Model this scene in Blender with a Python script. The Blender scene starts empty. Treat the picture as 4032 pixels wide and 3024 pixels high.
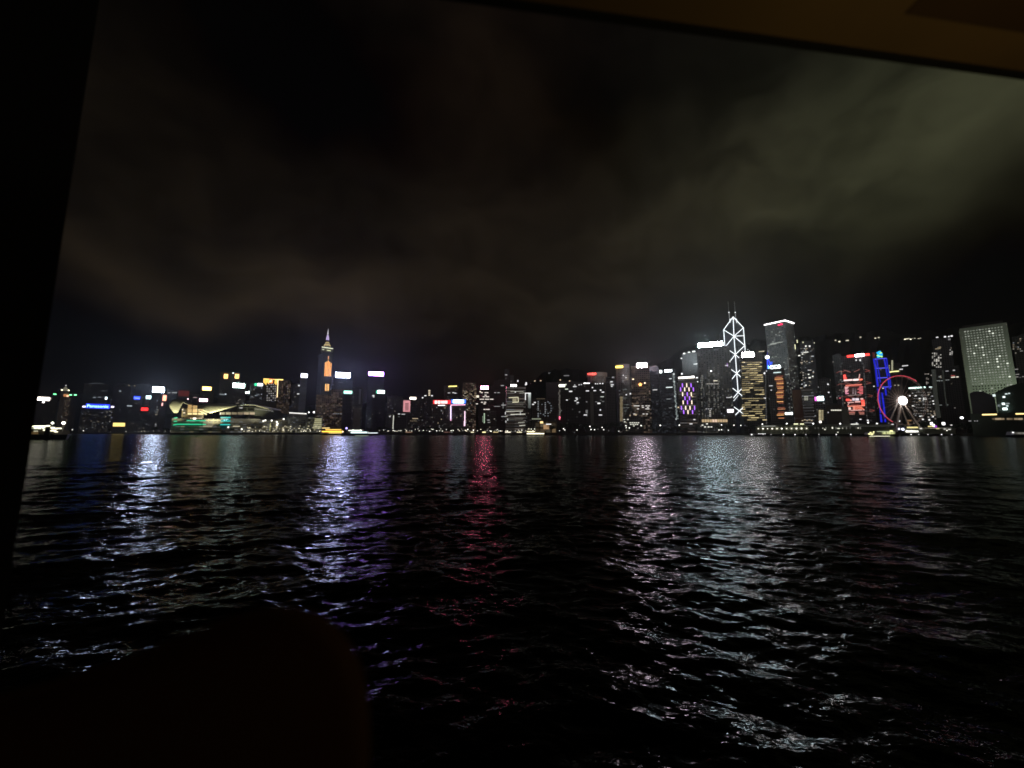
import bpy, math, random
import numpy as np
from mathutils import Vector, Matrix
R = math.radians
SC = bpy.context.scene
COL = SC.collection
# ---------------------------------------------------------------- camera
F_PX, CX, CY, HOR, CAM_Z = 1515.0, 2016.0, 1512.0, 1703.0, 4.2
PITCH = math.atan((HOR - CY) / F_PX)
cam_d = bpy.data.cameras.new('camera'); cam = bpy.data.objects.new('camera', cam_d); COL.objects.link(cam)
cam_d.sensor_width = 36; cam_d.lens = F_PX / 4032 * 36
cam_d.dof.use_dof = True; cam_d.dof.focus_distance = 700; cam_d.dof.aperture_fstop = 1.3
cam_d.clip_start = 0.05; cam_d.clip_end = 30000
cam.location = (0, 0, CAM_Z); cam.rotation_euler = (math.pi / 2 + PITCH, 0, 0)
SC.camera = cam
SC.view_settings.view_transform = 'Standard'; SC.view_settings.look = 'None'
SC.view_settings.exposure = 0; SC.view_settings.gamma = 1
SC.cycles.use_denoising = True
SC.cycles.max_bounces = 4; SC.cycles.glossy_bounces = 3; SC.cycles.diffuse_bounces = 2
SC.cycles.sample_clamp_indirect = 12.0
SC.cycles.caustics_reflective = False
SC.cycles.filter_width = 1.7

def ray(px, py):
    a, b = (px - CX) / F_PX, (CY - py) / F_PX
    c, s = math.cos(PITCH), math.sin(PITCH)
    return Vector((a, c - b * s, s + b * c))
def at(px, py, Y):
    d = ray(px, py); return Vector((0, 0, CAM_Z)) + d * (Y / d.y)
def onz(px, py, z):
    d = ray(px, py); return Vector((0, 0, CAM_Z)) + d * ((z - CAM_Z) / d.z)

# ---------------------------------------------------------------- world: night sky, low cloud lit by the city
W = bpy.data.worlds.new('World'); SC.world = W; W.use_nodes = True
nt = W.node_tree; nt.nodes.clear()
def N(t, **k):
    n = nt.nodes.new(t)
    for a, b in k.items(): setattr(n, a, b)
    return n
def math_(op, a, b=None):
    n = N('ShaderNodeMath', operation=op)
    for i, v in enumerate((a, b)):
        if v is None: continue
        if isinstance(v, (int, float)): n.inputs[i].default_value = v
        else: nt.links.new(v, n.inputs[i])
    return n.outputs[0]
tc = N('ShaderNodeTexCoord')
nz = N('ShaderNodeTexNoise'); nz.inputs['Scale'].default_value = 3.4; nz.inputs['Detail'].default_value = 4; nz.inputs['Roughness'].default_value = .5
nt.links.new(tc.outputs['Generated'], nz.inputs['Vector'])
sub = N('ShaderNodeVectorMath', operation='SUBTRACT'); nt.links.new(nz.outputs['Color'], sub.inputs[0]); sub.inputs[1].default_value = (.5, .5, .5)
scl = N('ShaderNodeVectorMath', operation='SCALE'); nt.links.new(sub.outputs[0], scl.inputs[0]); scl.inputs['Scale'].default_value = .26
wad = N('ShaderNodeVectorMath', operation='ADD'); nt.links.new(tc.outputs['Generated'], wad.inputs[0]); nt.links.new(scl.outputs[0], wad.inputs[1])
wdir = wad.outputs[0]
def lobe(c, sx, sy, rot):
    c = Vector(c).normalized(); r = c.cross(Vector((0, 0, 1))).normalized(); u = r.cross(c)
    ca, sa = math.cos(R(rot)), math.sin(R(rot))
    r2, u2 = (r * ca + u * sa) / sx, (u * ca - r * sa) / sy
    def dot(v):
        n = N('ShaderNodeVectorMath', operation='DOT_PRODUCT'); nt.links.new(wdir, n.inputs[0]); n.inputs[1].default_value = v; return n.outputs['Value']
    a, b, f = dot(r2), dot(u2), dot(c)
    q = math_('ADD', math_('MULTIPLY', a, a), math_('MULTIPLY', b, b))
    g = math_('POWER', 2.71828, math_('MULTIPLY', q, -1.0))
    return math_('MULTIPLY', g, math_('GREATER_THAN', f, 0.05))
def addc(acc, fac, col):
    n = N('ShaderNodeVectorMath', operation='SCALE'); n.inputs[0].default_value = col; nt.links.new(fac, n.inputs['Scale'])
    m = N('ShaderNodeVectorMath', operation='ADD')
    if acc is None: m.inputs[0].default_value = (.0030, .0024, .0018)
    else: nt.links.new(acc, m.inputs[0])
    nt.links.new(n.outputs[0], m.inputs[1]); return m.outputs[0]
# cloud patches: direction taken from where they hang over the harbour, angular size, tilt, glow colour
CLOUDS = [(1230, 1120, .24, .09, -10, (.0125, .0088, .0046)), (560, 1060, .30, .055, -7, (.0085, .0058, .0030)), (2200, 1050, .55, .20, 4, (.0104, .0074, .0044)),
          (2900, 760, .28, .14, 18, (.0150, .0130, .0070)), (3760, 430, .25, .12, 22, (.033, .034, .0175)),
          (3350, 420, .32, .17, 20, (.0090, .0110, .0060)),
          (1950, 350, .18, .26, 0, (.0036, .0018, .0008)), (650, 650, .22, .25, -20, (.0012, .0008, .0002)),
          (2700, 1330, .40, .08, 0, (.0036, .0040, .0036)), (1100, 850, .40, .16, -14, (.0034, .0022, .0011)),
          (2320, 560, .13, .10, -25, (-.0042, -.0034, -.0028)), (1250, 280, .24, .13, -12, (-.0045, -.0040, -.003)),
          (450, 1350, .36, .10, -8, (-.0060, -.0052, -.0034)), (3950, 1100, .34, .17, 24, (-.0060, -.0054, -.0040))]
acc = None
for px, py, sx, sy, rt, colr in CLOUDS: acc = addc(acc, lobe(ray(px, py), sx, sy, rt), colr)
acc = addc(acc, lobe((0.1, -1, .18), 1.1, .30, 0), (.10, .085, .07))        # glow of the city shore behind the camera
mx = N('ShaderNodeVectorMath', operation='MAXIMUM'); nt.links.new(acc, mx.inputs[0]); mx.inputs[1].default_value = (.0006, .0005, .0004)
nz2 = N('ShaderNodeTexNoise'); nz2.inputs['Scale'].default_value = 4.6; nz2.inputs['Detail'].default_value = 4.0; nz2.inputs['Roughness'].default_value = .52
mp = N('ShaderNodeMapping'); mp.inputs['Scale'].default_value = (1, 1, 1.8); nt.links.new(wdir, mp.inputs[0]); nt.links.new(mp.outputs[0], nz2.inputs['Vector'])
mr = N('ShaderNodeMapRange'); nt.links.new(nz2.outputs[0], mr.inputs['Value']); mr.inputs['From Min'].default_value = .25; mr.inputs['From Max'].default_value = .75
mr.inputs['To Min'].default_value = .35; mr.inputs['To Max'].default_value = 1.55
sc2 = N('ShaderNodeVectorMath', operation='SCALE'); nt.links.new(mx.outputs[0], sc2.inputs[0]); nt.links.new(mr.outputs[0], sc2.inputs['Scale'])
sky = N('ShaderNodeTexSky', sky_type='NISHITA'); sky.sun_disc = False; sky.sun_elevation = R(-12); sky.sun_rotation = R(200)
b1 = N('ShaderNodeBackground'); b1.inputs['Strength'].default_value = .02; nt.links.new(sky.outputs[0], b1.inputs[0])
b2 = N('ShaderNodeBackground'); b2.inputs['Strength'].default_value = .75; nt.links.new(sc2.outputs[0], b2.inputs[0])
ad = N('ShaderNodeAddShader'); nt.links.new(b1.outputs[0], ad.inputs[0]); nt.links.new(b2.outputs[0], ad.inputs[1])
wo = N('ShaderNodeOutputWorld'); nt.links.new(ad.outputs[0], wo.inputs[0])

# ---------------------------------------------------------------- materials
def s2l(c): return tuple(((v / 255) / 12.92 if v / 255 <= .04045 else ((v / 255 + .055) / 1.055) ** 2.4) for v in c)
_M = {}
def emit(col, st, sample=False):
    k = ('e', tuple(col), st, sample)
    if k in _M: return _M[k]
    m = bpy.data.materials.new('glow'); m.use_nodes = True; t = m.node_tree; p = t.nodes['Principled BSDF']
    p.inputs['Base Color'].default_value = (.05, .05, .05, 1); p.inputs['Emission Color'].default_value = (*col, 1); p.inputs['Emission Strength'].default_value = st
    p.inputs['Roughness'].default_value = .5
    m.cycles.emission_sampling = 'FRONT' if sample else 'NONE'
    _M[k] = m; return m
def plain(name, col, rough=.6, noise=.25, scale=1.5, metal=0.0):
    if name in _M: return _M[name]
    m = bpy.data.materials.new(name); m.use_nodes = True; t = m.node_tree; p = t.nodes['Principled BSDF']
    c = t.nodes.new('ShaderNodeTexCoord'); n = t.nodes.new('ShaderNodeTexNoise'); n.inputs['Scale'].default_value = scale; n.inputs['Detail'].default_value = 4
    t.links.new(c.outputs['Object'], n.inputs['Vector'])
    r = t.nodes.new('ShaderNodeMapRange'); r.inputs['To Min'].default_value = 1 - noise; r.inputs['To Max'].default_value = 1 + noise; t.links.new(n.outputs[0], r.inputs['Value'])
    v = t.nodes.new('ShaderNodeVectorMath'); v.operation = 'SCALE'; v.inputs[0].default_value = col; t.links.new(r.outputs[0], v.inputs['Scale'])
    t.links.new(v.outputs[0], p.inputs['Base Color']); p.inputs['Roughness'].default_value = rough; p.inputs['Metallic'].default_value = metal
    _M[name] = m; return m
def facade(kind, wall=(.16, .15, .14), glass=(.03, .03, .035), wx=3.2, wz=3.4, fx=.6, fz=.5, dens=.2, col=(1, .8, .55), st=.15, seed=0.0, vary=1.0):
    """wall with a window grid; a share of its windows is dimly lit from inside"""
    k = ('f', kind, seed)
    if k in _M: return _M[k]
    m = bpy.data.materials.new('facade_' + kind); m.use_nodes = True; t = m.node_tree; p = t.nodes['Principled BSDF']; L = t.links.new
    def n_(ty, **kw):
        x = t.nodes.new(ty)
        for a, b in kw.items(): setattr(x, a, b)
        return x
    def mt(op, a, b=None, c=None):
        x = n_('ShaderNodeMath', operation=op)
        for i, v in enumerate((a, b, c)):
            if v is None: continue
            if isinstance(v, (int, float)): x.inputs[i].default_value = v
            else: L(v, x.inputs[i])
        return x.outputs[0]
    c = n_('ShaderNodeTexCoord'); s = n_('ShaderNodeSeparateXYZ'); L(c.outputs['Object'], s.inputs[0])
    u = mt('DIVIDE', mt('ADD', mt('ADD', s.outputs[0], s.outputs[1]), 500.37 + seed * 7.7), wx); v = mt('DIVIDE', mt('ADD', s.outputs[2], .01), wz)
    cu, cv = mt('FLOOR', u), mt('FLOOR', v)
    def inside(fr, w):
        a = mt('ABSOLUTE', mt('SUBTRACT', fr, .5)); return mt('LESS_THAN', a, w / 2)
    mask = mt('MULTIPLY', inside(mt('FRACT', u), fx), inside(mt('FRACT', v), fz))
    geo = n_('ShaderNodeNewGeometry'); sn = n_('ShaderNodeSeparateXYZ'); L(geo.outputs['Normal'], sn.inputs[0])
    mask = mt('MULTIPLY', mask, mt('LESS_THAN', mt('ABSOLUTE', sn.outputs[2]), .5))
    cc = n_('ShaderNodeCombineXYZ'); L(cu, cc.inputs[0]); L(cv, cc.inputs[1]); cc.inputs[2].default_value = seed
    wn = n_('ShaderNodeTexWhiteNoise'); L(cc.outputs[0], wn.inputs['Vector'])
    sc_ = n_('ShaderNodeSeparateColor'); L(wn.outputs['Color'], sc_.inputs[0])
    # floors lit in runs: a coarse noise shifts the share of lit windows
    no = n_('ShaderNodeTexNoise'); no.inputs['Scale'].default_value = .11; no.inputs['Detail'].default_value = 2; L(cc.outputs[0], no.inputs['Vector'])
    lit = mt('LESS_THAN', wn.outputs['Value'], mt('MULTIPLY', no.outputs[0], dens * 2))
    power = mt('ADD', mt('MULTIPLY', mt('POWER', sc_.outputs[1], 2.2), 1.6 * vary), .25)
    e = mt('MULTIPLY', mt('MULTIPLY', mask, lit), mt('MULTIPLY', power, st))
    mixc = n_('ShaderNodeMix', data_type='RGBA'); L(sc_.outputs[2], mixc.inputs['Factor'])
    mixc.inputs['A'].default_value = (*col, 1); mixc.inputs['B'].default_value = (.85, .92, 1, 1) if col[2] > .4 else (1, .85, .6, 1)
    base = n_('ShaderNodeMix', data_type='RGBA'); L(mask, base.inputs['Factor']); base.inputs['A'].default_value = (*wall, 1); base.inputs['B'].default_value = (*glass, 1)
    L(base.outputs['Result'], p.inputs['Base Color']); L(mixc.outputs['Result'], p.inputs['Emission Color']); L(e, p.inputs['Emission Strength'])
    p.inputs['Roughness'].default_value = .45; m.cycles.emission_sampling = 'NONE'
    _M[k] = m; return m

# ---------------------------------------------------------------- mesh helpers
class MB:
    def __init__(s): s.v = []; s.f = []
    def add(s, vs, fs):
        o = len(s.v); s.v += [tuple(v) for v in vs]; s.f += [tuple(i + o for i in f) for f in fs]; return s
    def box(s, x0, x1, y0, y1, z0, z1):
        return s.add([(x0, y0, z0), (x1, y0, z0), (x1, y1, z0), (x0, y1, z0), (x0, y0, z1), (x1, y0, z1), (x1, y1, z1), (x0, y1, z1)],
                     [(3, 2, 1, 0), (4, 5, 6, 7), (0, 1, 5, 4), (1, 2, 6, 5), (2, 3, 7, 6), (3, 0, 4, 7)])
    def prism(s, pts, z0, z1, top=None):
        n = len(pts); top = top or pts
        return s.add([(x, y, z0) for x, y in pts] + [(x, y, z1) for x, y in top],
                     [tuple(range(n))[::-1], tuple(range(n, 2 * n))] + [(i, (i + 1) % n, n + (i + 1) % n, n + i) for i in range(n)])
    def tube(s, a, b, r, r2=None, n=6):
        a, b = Vector(a), Vector(b); r2 = r if r2 is None else r2; d = (b - a)
        if d.length < 1e-6: return s
        d.normalize(); q = d.cross(Vector((0, 0, 1)) if abs(d.z) < .9 else Vector((1, 0, 0))).normalized(); w = d.cross(q)
        vs = []
        for c, rr in ((a, r), (b, r2)):
            for i in range(n):
                t = 2 * math.pi * i / n; vs.append(c + (q * math.cos(t) + w * math.sin(t)) * rr)
        return s.add(vs, [tuple(range(n)), tuple(range(n, 2 * n))[::-1]] + [(i, n + i, n + (i + 1) % n, (i + 1) % n) for i in range(n)])
    def path(s, pts, r, n=6):
        for a, b in zip(pts, pts[1:]): s.tube(a, b, r, n=n)
        return s
    def ball(s, c, r, n=8, m=6, sz=1.0):
        c = Vector(c); vs = [c + Vector((0, 0, r * sz))]; fs = []
        for j in range(1, m):
            p = math.pi * j / m
            for i in range(n):
                t = 2 * math.pi * i / n; vs.append(c + Vector((math.sin(p) * math.cos(t) * r, math.sin(p) * math.sin(t) * r, math.cos(p) * r * sz)))
        vs.append(c - Vector((0, 0, r * sz))); l = len(vs) - 1
        for i in range(n): fs.append((0, 1 + i, 1 + (i + 1) % n)); fs.append((l, l - n + (i + 1) % n, l - n + i))
        for j in range(m - 2):
            for i in range(n):
                a = 1 + j * n + i; b = 1 + j * n + (i + 1) % n; fs.append((a, a + n, b + n, b))
        return s.add(vs, fs)
    def lathe(s, c, prof, n=12):
        vs = []; fs = []
        for r, z in prof:
            for i in range(n):
                t = 2 * math.pi * i / n; vs.append((c[0] + r * math.cos(t), c[1] + r * math.sin(t), c[2] + z))
        for j in range(len(prof) - 1):
            for i in range(n):
                a = j * n + i; b = j * n + (i + 1) % n; fs.append((a, b, b + n, a + n))
        fs.append(tuple(range(n))[::-1]); k = (len(prof) - 1) * n; fs.append(tuple(range(k, k + n)))
        return s.add(vs, fs)
    def mesh(s, name, mat):
        m = bpy.data.meshes.new(name); m.from_pydata(s.v, [], s.f); m.update()
        if mat: m.materials.append(mat)
        return m
    def build(s, name, mat, parent=None):
        o = bpy.data.objects.new(name, s.mesh(name, mat)); COL.objects.link(o)
        if parent is not None: o.parent = parent
        return o
def tag(o, label=None, cat=None, group=None, kind=None):
    if label: o['label'] = label
    if cat: o['category'] = cat
    if group: o['group'] = group
    if kind: o['kind'] = kind
    return o
def empty(name, loc, rz=0.0, label=None, cat=None, group=None):
    o = bpy.data.objects.new(name, None); COL.objects.link(o); o.location = loc; o.rotation_euler = (0, 0, rz); o.empty_display_size = 2
    return tag(o, label, cat, group)
_unit = {}
def unit_box(name, mat, parent, x0, x1, y0, y1, z0, z1):
    """a box child; boxes of one material share one mesh"""
    k = mat.name
    if k not in _unit: _unit[k] = MB().box(-.5, .5, -.5, .5, -.5, .5).mesh(name, mat)
    o = bpy.data.objects.new(name, _unit[k]); COL.objects.link(o); o.parent = parent
    o.location = ((x0 + x1) / 2, (y0 + y1) / 2, (z0 + z1) / 2); o.scale = (x1 - x0, y1 - y0, z1 - z0); return o
def text_mesh(txt, mat, width, height, depth=.6):
    c = bpy.data.curves.new('letters', 'FONT'); c.body = txt; c.extrude = .05; c.offset = .012; c.space_character = 1.02
    o = bpy.data.objects.new('letters', c); COL.objects.link(o)
    bpy.context.view_layer.update()
    me = bpy.data.meshes.new_from_object(o.evaluated_get(bpy.context.evaluated_depsgraph_get()))
    bpy.data.objects.remove(o); bpy.data.curves.remove(c)
    a = np.empty(len(me.vertices) * 3); me.vertices.foreach_get('co', a); a = a.reshape(-1, 3)
    lo, hi = a.min(0), a.max(0); b = np.zeros_like(a)
    b[:, 0] = ((a[:, 0] - lo[0]) / (hi[0] - lo[0]) - .5) * width; b[:, 2] = ((a[:, 1] - lo[1]) / (hi[1] - lo[1]) - .5) * height
    b[:, 1] = -(a[:, 2] - lo[2]) / max(hi[2] - lo[2], 1e-6) * depth
    me.vertices.foreach_set('co', b.ravel()); me.materials.clear(); me.materials.append(mat); me.update(); return me

GROUND = 3.0
class Bld:
    """a building that stands at depth Y and turns its front (local -y) towards the harbour"""
    def __init__(s, name, label, x0, x1, ytop, Y, mat, cat='building', off=0, depth=26, row=None, ground=GROUND, wall='facade_wall', body=True, roof=True, group=None):
        row = row or ytop; s.C = at((x0 + x1) / 2, row, Y); th = math.atan2(s.C.x, s.C.y); s.yaw = -th + R(off); s.depth = depth; s.g = ground
        s.ex = Vector((math.cos(s.yaw), math.sin(s.yaw), 0)); s.ey = Vector((-math.sin(s.yaw), math.cos(s.yaw), 0))
        loc = s.C + s.ey * depth / 2; loc.z = ground; s.loc = loc
        s.root = empty(name, loc, s.yaw, label, cat, group); s.yf = -depth / 2
        s.u0, s.u1 = s.uz(x0, row)[0], s.uz(x1, row)[0]; s.h = s.uz((x0 + x1) / 2, ytop)[1]; s.mat = mat
        if body:
            s.body = MB().box(s.u0, s.u1, -depth / 2, depth / 2, -.5, s.h).build(wall, mat, s.root)
            if roof:
                w = s.u1 - s.u0; rnd = random.Random(int(x0 * 7 + ytop)); c = (s.u0 + s.u1) / 2 + rnd.uniform(-.1, .1) * w
                mb = MB(); mb.box(s.u0 + .15, s.u1 - .15, -depth / 2 + .15, depth / 2 - .15, s.h + .003, s.h + 1.1)
                mb.box(c - w * .22, c + w * .22, -depth * .22, depth * .22, s.h + 1.1, s.h + 2 + rnd.uniform(1, 3))
                mb.box(c + w * .1, c + w * .3, -depth * .4, -depth * .25, s.h + 1.1, s.h + 2.6)
                mb.build('roof', plain('roof concrete', (.14, .13, .12)), s.root)
    def uz(s, px, py, dy=0.0):
        d = ray(px, py); o = Vector((0, 0, CAM_Z)); P0 = s.C + s.ey * dy
        t = (P0 - o).dot(s.ey) / d.dot(s.ey); p = o + d * t; q = p - s.loc
        return q.dot(s.ex), p.z - s.g
    def rect(s, x0, y0, x1, y1, name, mat, out=.5, th=None, label=None):
        a, b = s.uz(x0, (y0 + y1) / 2, -out), s.uz(x1, (y0 + y1) / 2, -out); m = (x0 + x1) / 2
        zt, zb = s.uz(m, y0, -out)[1], s.uz(m, y1, -out)[1]; th = th or out
        o = unit_box(name, mat, s.root, a[0], b[0], s.yf - out, s.yf - out + th - .004, zb, zt)
        if label: o['label'] = label
        return o
    def sign(s, x0, y0, x1, y1, col, st, text=None, tcol=None, tst=None, frame=True, name='sign', label=None):
        """illuminated box sign on the front; any letters are proud of it"""
        a, b = s.uz(x0, (y0 + y1) / 2, -1.2), s.uz(x1, (y0 + y1) / 2, -1.2); m = (x0 + x1) / 2
        zt, zb = s.uz(m, y0, -1.2)[1], s.uz(m, y1, -1.2)[1]
        root = unit_box(name, emit(col, st, True), s.root, a[0], b[0], s.yf - 1.2, s.yf - .2, zb, zt)
        if label: root['label'] = label
        if frame:
            f = .35; fr = MB(); x0_, x1_ = a[0], b[0]
            fr.box(x0_ - f, x1_ + f, s.yf - 1.25, s.yf - .004, zt + .01, zt + f); fr.box(x0_ - f, x1_ + f, s.yf - 1.25, s.yf - .004, zb - f, zb - .01)
            fr.box(x0_ - f, x0_ - .01, s.yf - 1.25, s.yf - .004, zb - .01, zt + .01); fr.box(x1_ + .01, x1_ + f, s.yf - 1.25, s.yf - .004, zb - .01, zt + .01)
            fr.build('sign_frame', plain('dark steel', (.06, .06, .065), .4, metal=.5), s.root)
        if text:
            w, h = b[0] - a[0], zt - zb
            me = text_mesh(text, emit(tcol, tst, True), w * .9, h * .62)
            o = bpy.data.objects.new('letters', me); COL.objects.link(o); o.parent = s.root; o.location = ((a[0] + b[0]) / 2, s.yf - 1.22, (zt + zb) / 2)
        return root
    def letters(s, x0, y0, x1, y1, text, col, st):
        a, b = s.uz(x0, (y0 + y1) / 2, -1), s.uz(x1, (y0 + y1) / 2, -1); m = (x0 + x1) / 2; zt, zb = s.uz(m, y0, -1)[1], s.uz(m, y1, -1)[1]
        o = bpy.data.objects.new('letters', text_mesh(text, emit(col, st, True), b[0] - a[0], zt - zb)); COL.objects.link(o); o.parent = s.root
        o.location = ((a[0] + b[0]) / 2, s.yf - .3, (zt + zb) / 2); return o
    def wins(s, pts, col=(1, .85, .65), st=1.6, name='lit_window', w=5, h=3):
        """single lit windows seen in the photograph: (x, y) or (x, y, w, h)"""
        st = round(st * (.62 if st <= 2.6 else .85), 2)
        for p in pts:
            x, y = p[0], p[1]; ww, hh = (p[2], p[3]) if len(p) > 2 else (w, h)
            s.rect(x - ww / 2, y - hh / 2, x + ww / 2, y + hh / 2, name, emit(col, st), out=.25)
    def scatter(s, x0, y0, x1, y1, n, seed=1, cols=((1, .82, .6), (.9, .95, 1), (1, .9, .75)), st=1.2, dx=6, dz=5, w=(3, 6), h=(2, 3)):
        rnd = random.Random(seed); nx, nz_ = max(1, int((x1 - x0) / dx)), max(1, int((y1 - y0) / dz)); cells = [(i, j) for i in range(nx) for j in range(nz_)]
        rnd.shuffle(cells)
        for i, j in cells[:n]:
            k = rnd.random() ** 2; q = round(st * (.25 + 1.1 * k) * 4) / 4 + .12
            s.wins([(x0 + (i + .5) * dx, y0 + (j + .5) * dz, rnd.uniform(*w), rnd.uniform(*h))], rnd.choice(cols), q)
    def strip(s, pts, r, col, st, name='neon_line', out=.8, sample=False):
        P = []
        for x, y in pts:
            u, z = s.uz(x, y, -out); P.append((u, s.yf - out, z))
        return MB().path(P, r).build(name, emit(col, st, sample), s.root)
WH = (1, 1, 1); COOL = (.8, .9, 1); WARM = (1, .78, .5); GOLD = (1, .62, .16)
# facade kinds
def F(kind, seed=0.0):
    P = dict(dark=dict(dens=.015, st=.15), dim=dict(dens=.15, st=.11), brown=dict(wall=(.2, .15, .12), dens=.6, st=.10, col=(1, .6, .4), wx=4.2, wz=4.2, fx=.7, fz=.55),
             cool=dict(wall=(.13, .15, .18), dens=.4, st=.03, col=(.6, .75, 1), wx=2.5, fz=.7, fx=.8), res=dict(wall=(.2, .18, .15), dens=.26, st=.3, col=(1, .75, .45), wx=4, wz=3.4, fx=.5),
             grey=dict(wall=(.22, .22, .21), dens=.12, st=.2), red=dict(wall=(.30, .08, .07), dens=.1, st=.1), bands=dict(wall=(.1, .09, .06), dens=1.0, st=.30, col=(1, .72, .30), wx=6, wz=5.6, fx=.97, fz=.36, vary=.9),
             beige=dict(wall=(.42, .36, .28), dens=.15, st=.12), grid=dict(wall=(.13, .14, .13), dens=.75, st=.13, col=(1, .95, .7), wx=5.0, wz=4.2, fx=.42, fz=.5),
             lines=dict(wall=(.2, .16, .13), dens=.85, st=.10, col=(1, .8, .65), wx=18, wz=5.4, fx=.98, fz=.3))[kind]
    return facade(kind, seed=seed, **P)

# ---------------------------------------------------------------- water, ground, hills
def water():
    na = 1000; rr = np.concatenate([3 * (80 / 3) ** (np.arange(1000) / 1000), 80 * (2600 / 80) ** (np.arange(281) / 280)]); nr = len(rr); aa = np.radians(np.linspace(-76, 76, na))
    Rr, A = np.meshgrid(rr, aa, indexing='ij'); X = Rr * np.sin(A); Y = Rr * np.cos(A); Z = np.zeros_like(X); rs = np.random.RandomState(5)
    space = np.maximum(np.gradient(rr)[:, None] + 0 * Rr, Rr * np.radians(152) / na)
    def wave(lam, ang, amp, ph, mask=1.0, sharp=0.0):
        k = 2 * math.pi / lam; t = k * (X * math.sin(ang) + Y * math.cos(ang)) + ph
        att = np.clip(lam / space / 5 - .6, 0, 1)
        w = np.sin(t + .5 * np.sin(.23 * X + ph) + .4 * np.sin(.19 * Y - ph))
        return amp * att * mask * (w + sharp * np.cos(2 * t) * -.25)
    gust = .65 + .35 * np.sin(X * .045 + 1.3 + .6 * np.sin(Y * .03)) * np.sin(Y * .06 + .4)
    for i in range(54):
        lam = .20 * (26 ** (i / 53)); ang = rs.normal(.1, .7); amp = .0051 * lam ** .30 * rs.uniform(.6, 1.3) * min(1, (lam / .65) ** 1.2)
        Z += wave(lam, ang, amp, rs.uniform(0, 6.28), gust)
    # wash of passing boats: crests fan out to the left and to the right of the line ahead
    mr_ = 1 / (1 + np.exp(-(X - 1) / 2.5)); ml = 1 - mr_; near = np.exp(-(Y / 60) ** 2)
    for lam, amp in ((3.1, .030), (5.6, .050), (1.7, .012)):
        Z += wave(lam, .62, amp, 1.0 + lam, mr_ * near, .6); Z += wave(lam * 1.1, -.50, amp * .9, 2.2 + lam, ml * near, .6)
    Z += wave(9.5, .25, .018, .5, 1.0); Z += wave(15, -.2, .03, 1.5, 1.0)
    v = np.stack([X, Y, Z], -1).reshape(-1, 3)
    i, j = np.meshgrid(np.arange(nr - 1), np.arange(na - 1), indexing='ij'); q = (i * na + j).ravel()
    f = np.stack([q, q + na, q + na + 1, q + 1], -1)[:, ::-1]
    me = bpy.data.meshes.new('water'); me.vertices.add(len(v)); me.vertices.foreach_set('co', v.ravel().astype(np.float32))
    me.loops.add(f.size); me.loops.foreach_set('vertex_index', f.ravel().astype(np.int32)); me.polygons.add(len(f))
    me.polygons.foreach_set('loop_start', np.arange(0, f.size, 4, dtype=np.int32)); me.polygons.foreach_set('use_smooth', np.ones(len(f), bool)); me.update(calc_edges=True); me.validate()
    m = bpy.data.materials.new('harbour water'); m.use_nodes = True; t = m.node_tree; p = t.nodes['Principled BSDF']
    t.nodes.remove(p); fr = t.nodes.new('ShaderNodeFresnel'); fr.inputs['IOR'].default_value = 1.333
    gl = t.nodes.new('ShaderNodeBsdfGlossy'); gl.inputs['Roughness'].default_value = .12; gl.inputs['Color'].default_value = (.36, .37, .37, 1)
    df = t.nodes.new('ShaderNodeBsdfDiffuse'); df.inputs['Color'].default_value = (.0015, .002, .0018, 1); mx_ = t.nodes.new('ShaderNodeMixShader')
    t.links.new(fr.outputs[0], mx_.inputs[0]); t.links.new(df.outputs[0], mx_.inputs[1]); t.links.new(gl.outputs[0], mx_.inputs[2]); t.links.new(mx_.outputs[0], t.nodes['Material Output'].inputs[0])
    c = t.nodes.new('ShaderNodeTexCoord'); nrm = None
    for sc_, dist, det, st in ((.7, .20, 3, .8), (2.8, .08, 3, .9), (8, .02, 2, .8)):
        mp_ = t.nodes.new('ShaderNodeMapping'); mp_.inputs['Scale'].default_value = (.62, 1, 1); mp_.inputs['Rotation'].default_value = (0, 0, R(10 * sc_))
        n = t.nodes.new('ShaderNodeTexNoise'); n.inputs['Scale'].default_value = sc_; n.inputs['Detail'].default_value = det; n.inputs['Roughness'].default_value = .5; n.inputs['Distortion'].default_value = .35
        b = t.nodes.new('ShaderNodeBump'); b.inputs['Distance'].default_value = dist; b.inputs['Strength'].default_value = st
        t.links.new(c.outputs['Object'], mp_.inputs[0]); t.links.new(mp_.outputs[0], n.inputs['Vector']); t.links.new(n.outputs[0], b.inputs['Height'])
        if nrm: t.links.new(nrm, b.inputs['Normal'])
        nrm = b.outputs[0]
    t.links.new(nrm, gl.inputs['Normal']); t.links.new(nrm, fr.inputs['Normal']); me.materials.append(m)
    o = bpy.data.objects.new('water', me); COL.objects.link(o); tag(o, 'dark rippled harbour water with coloured light streaks', None, None, 'structure')
water()

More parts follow.
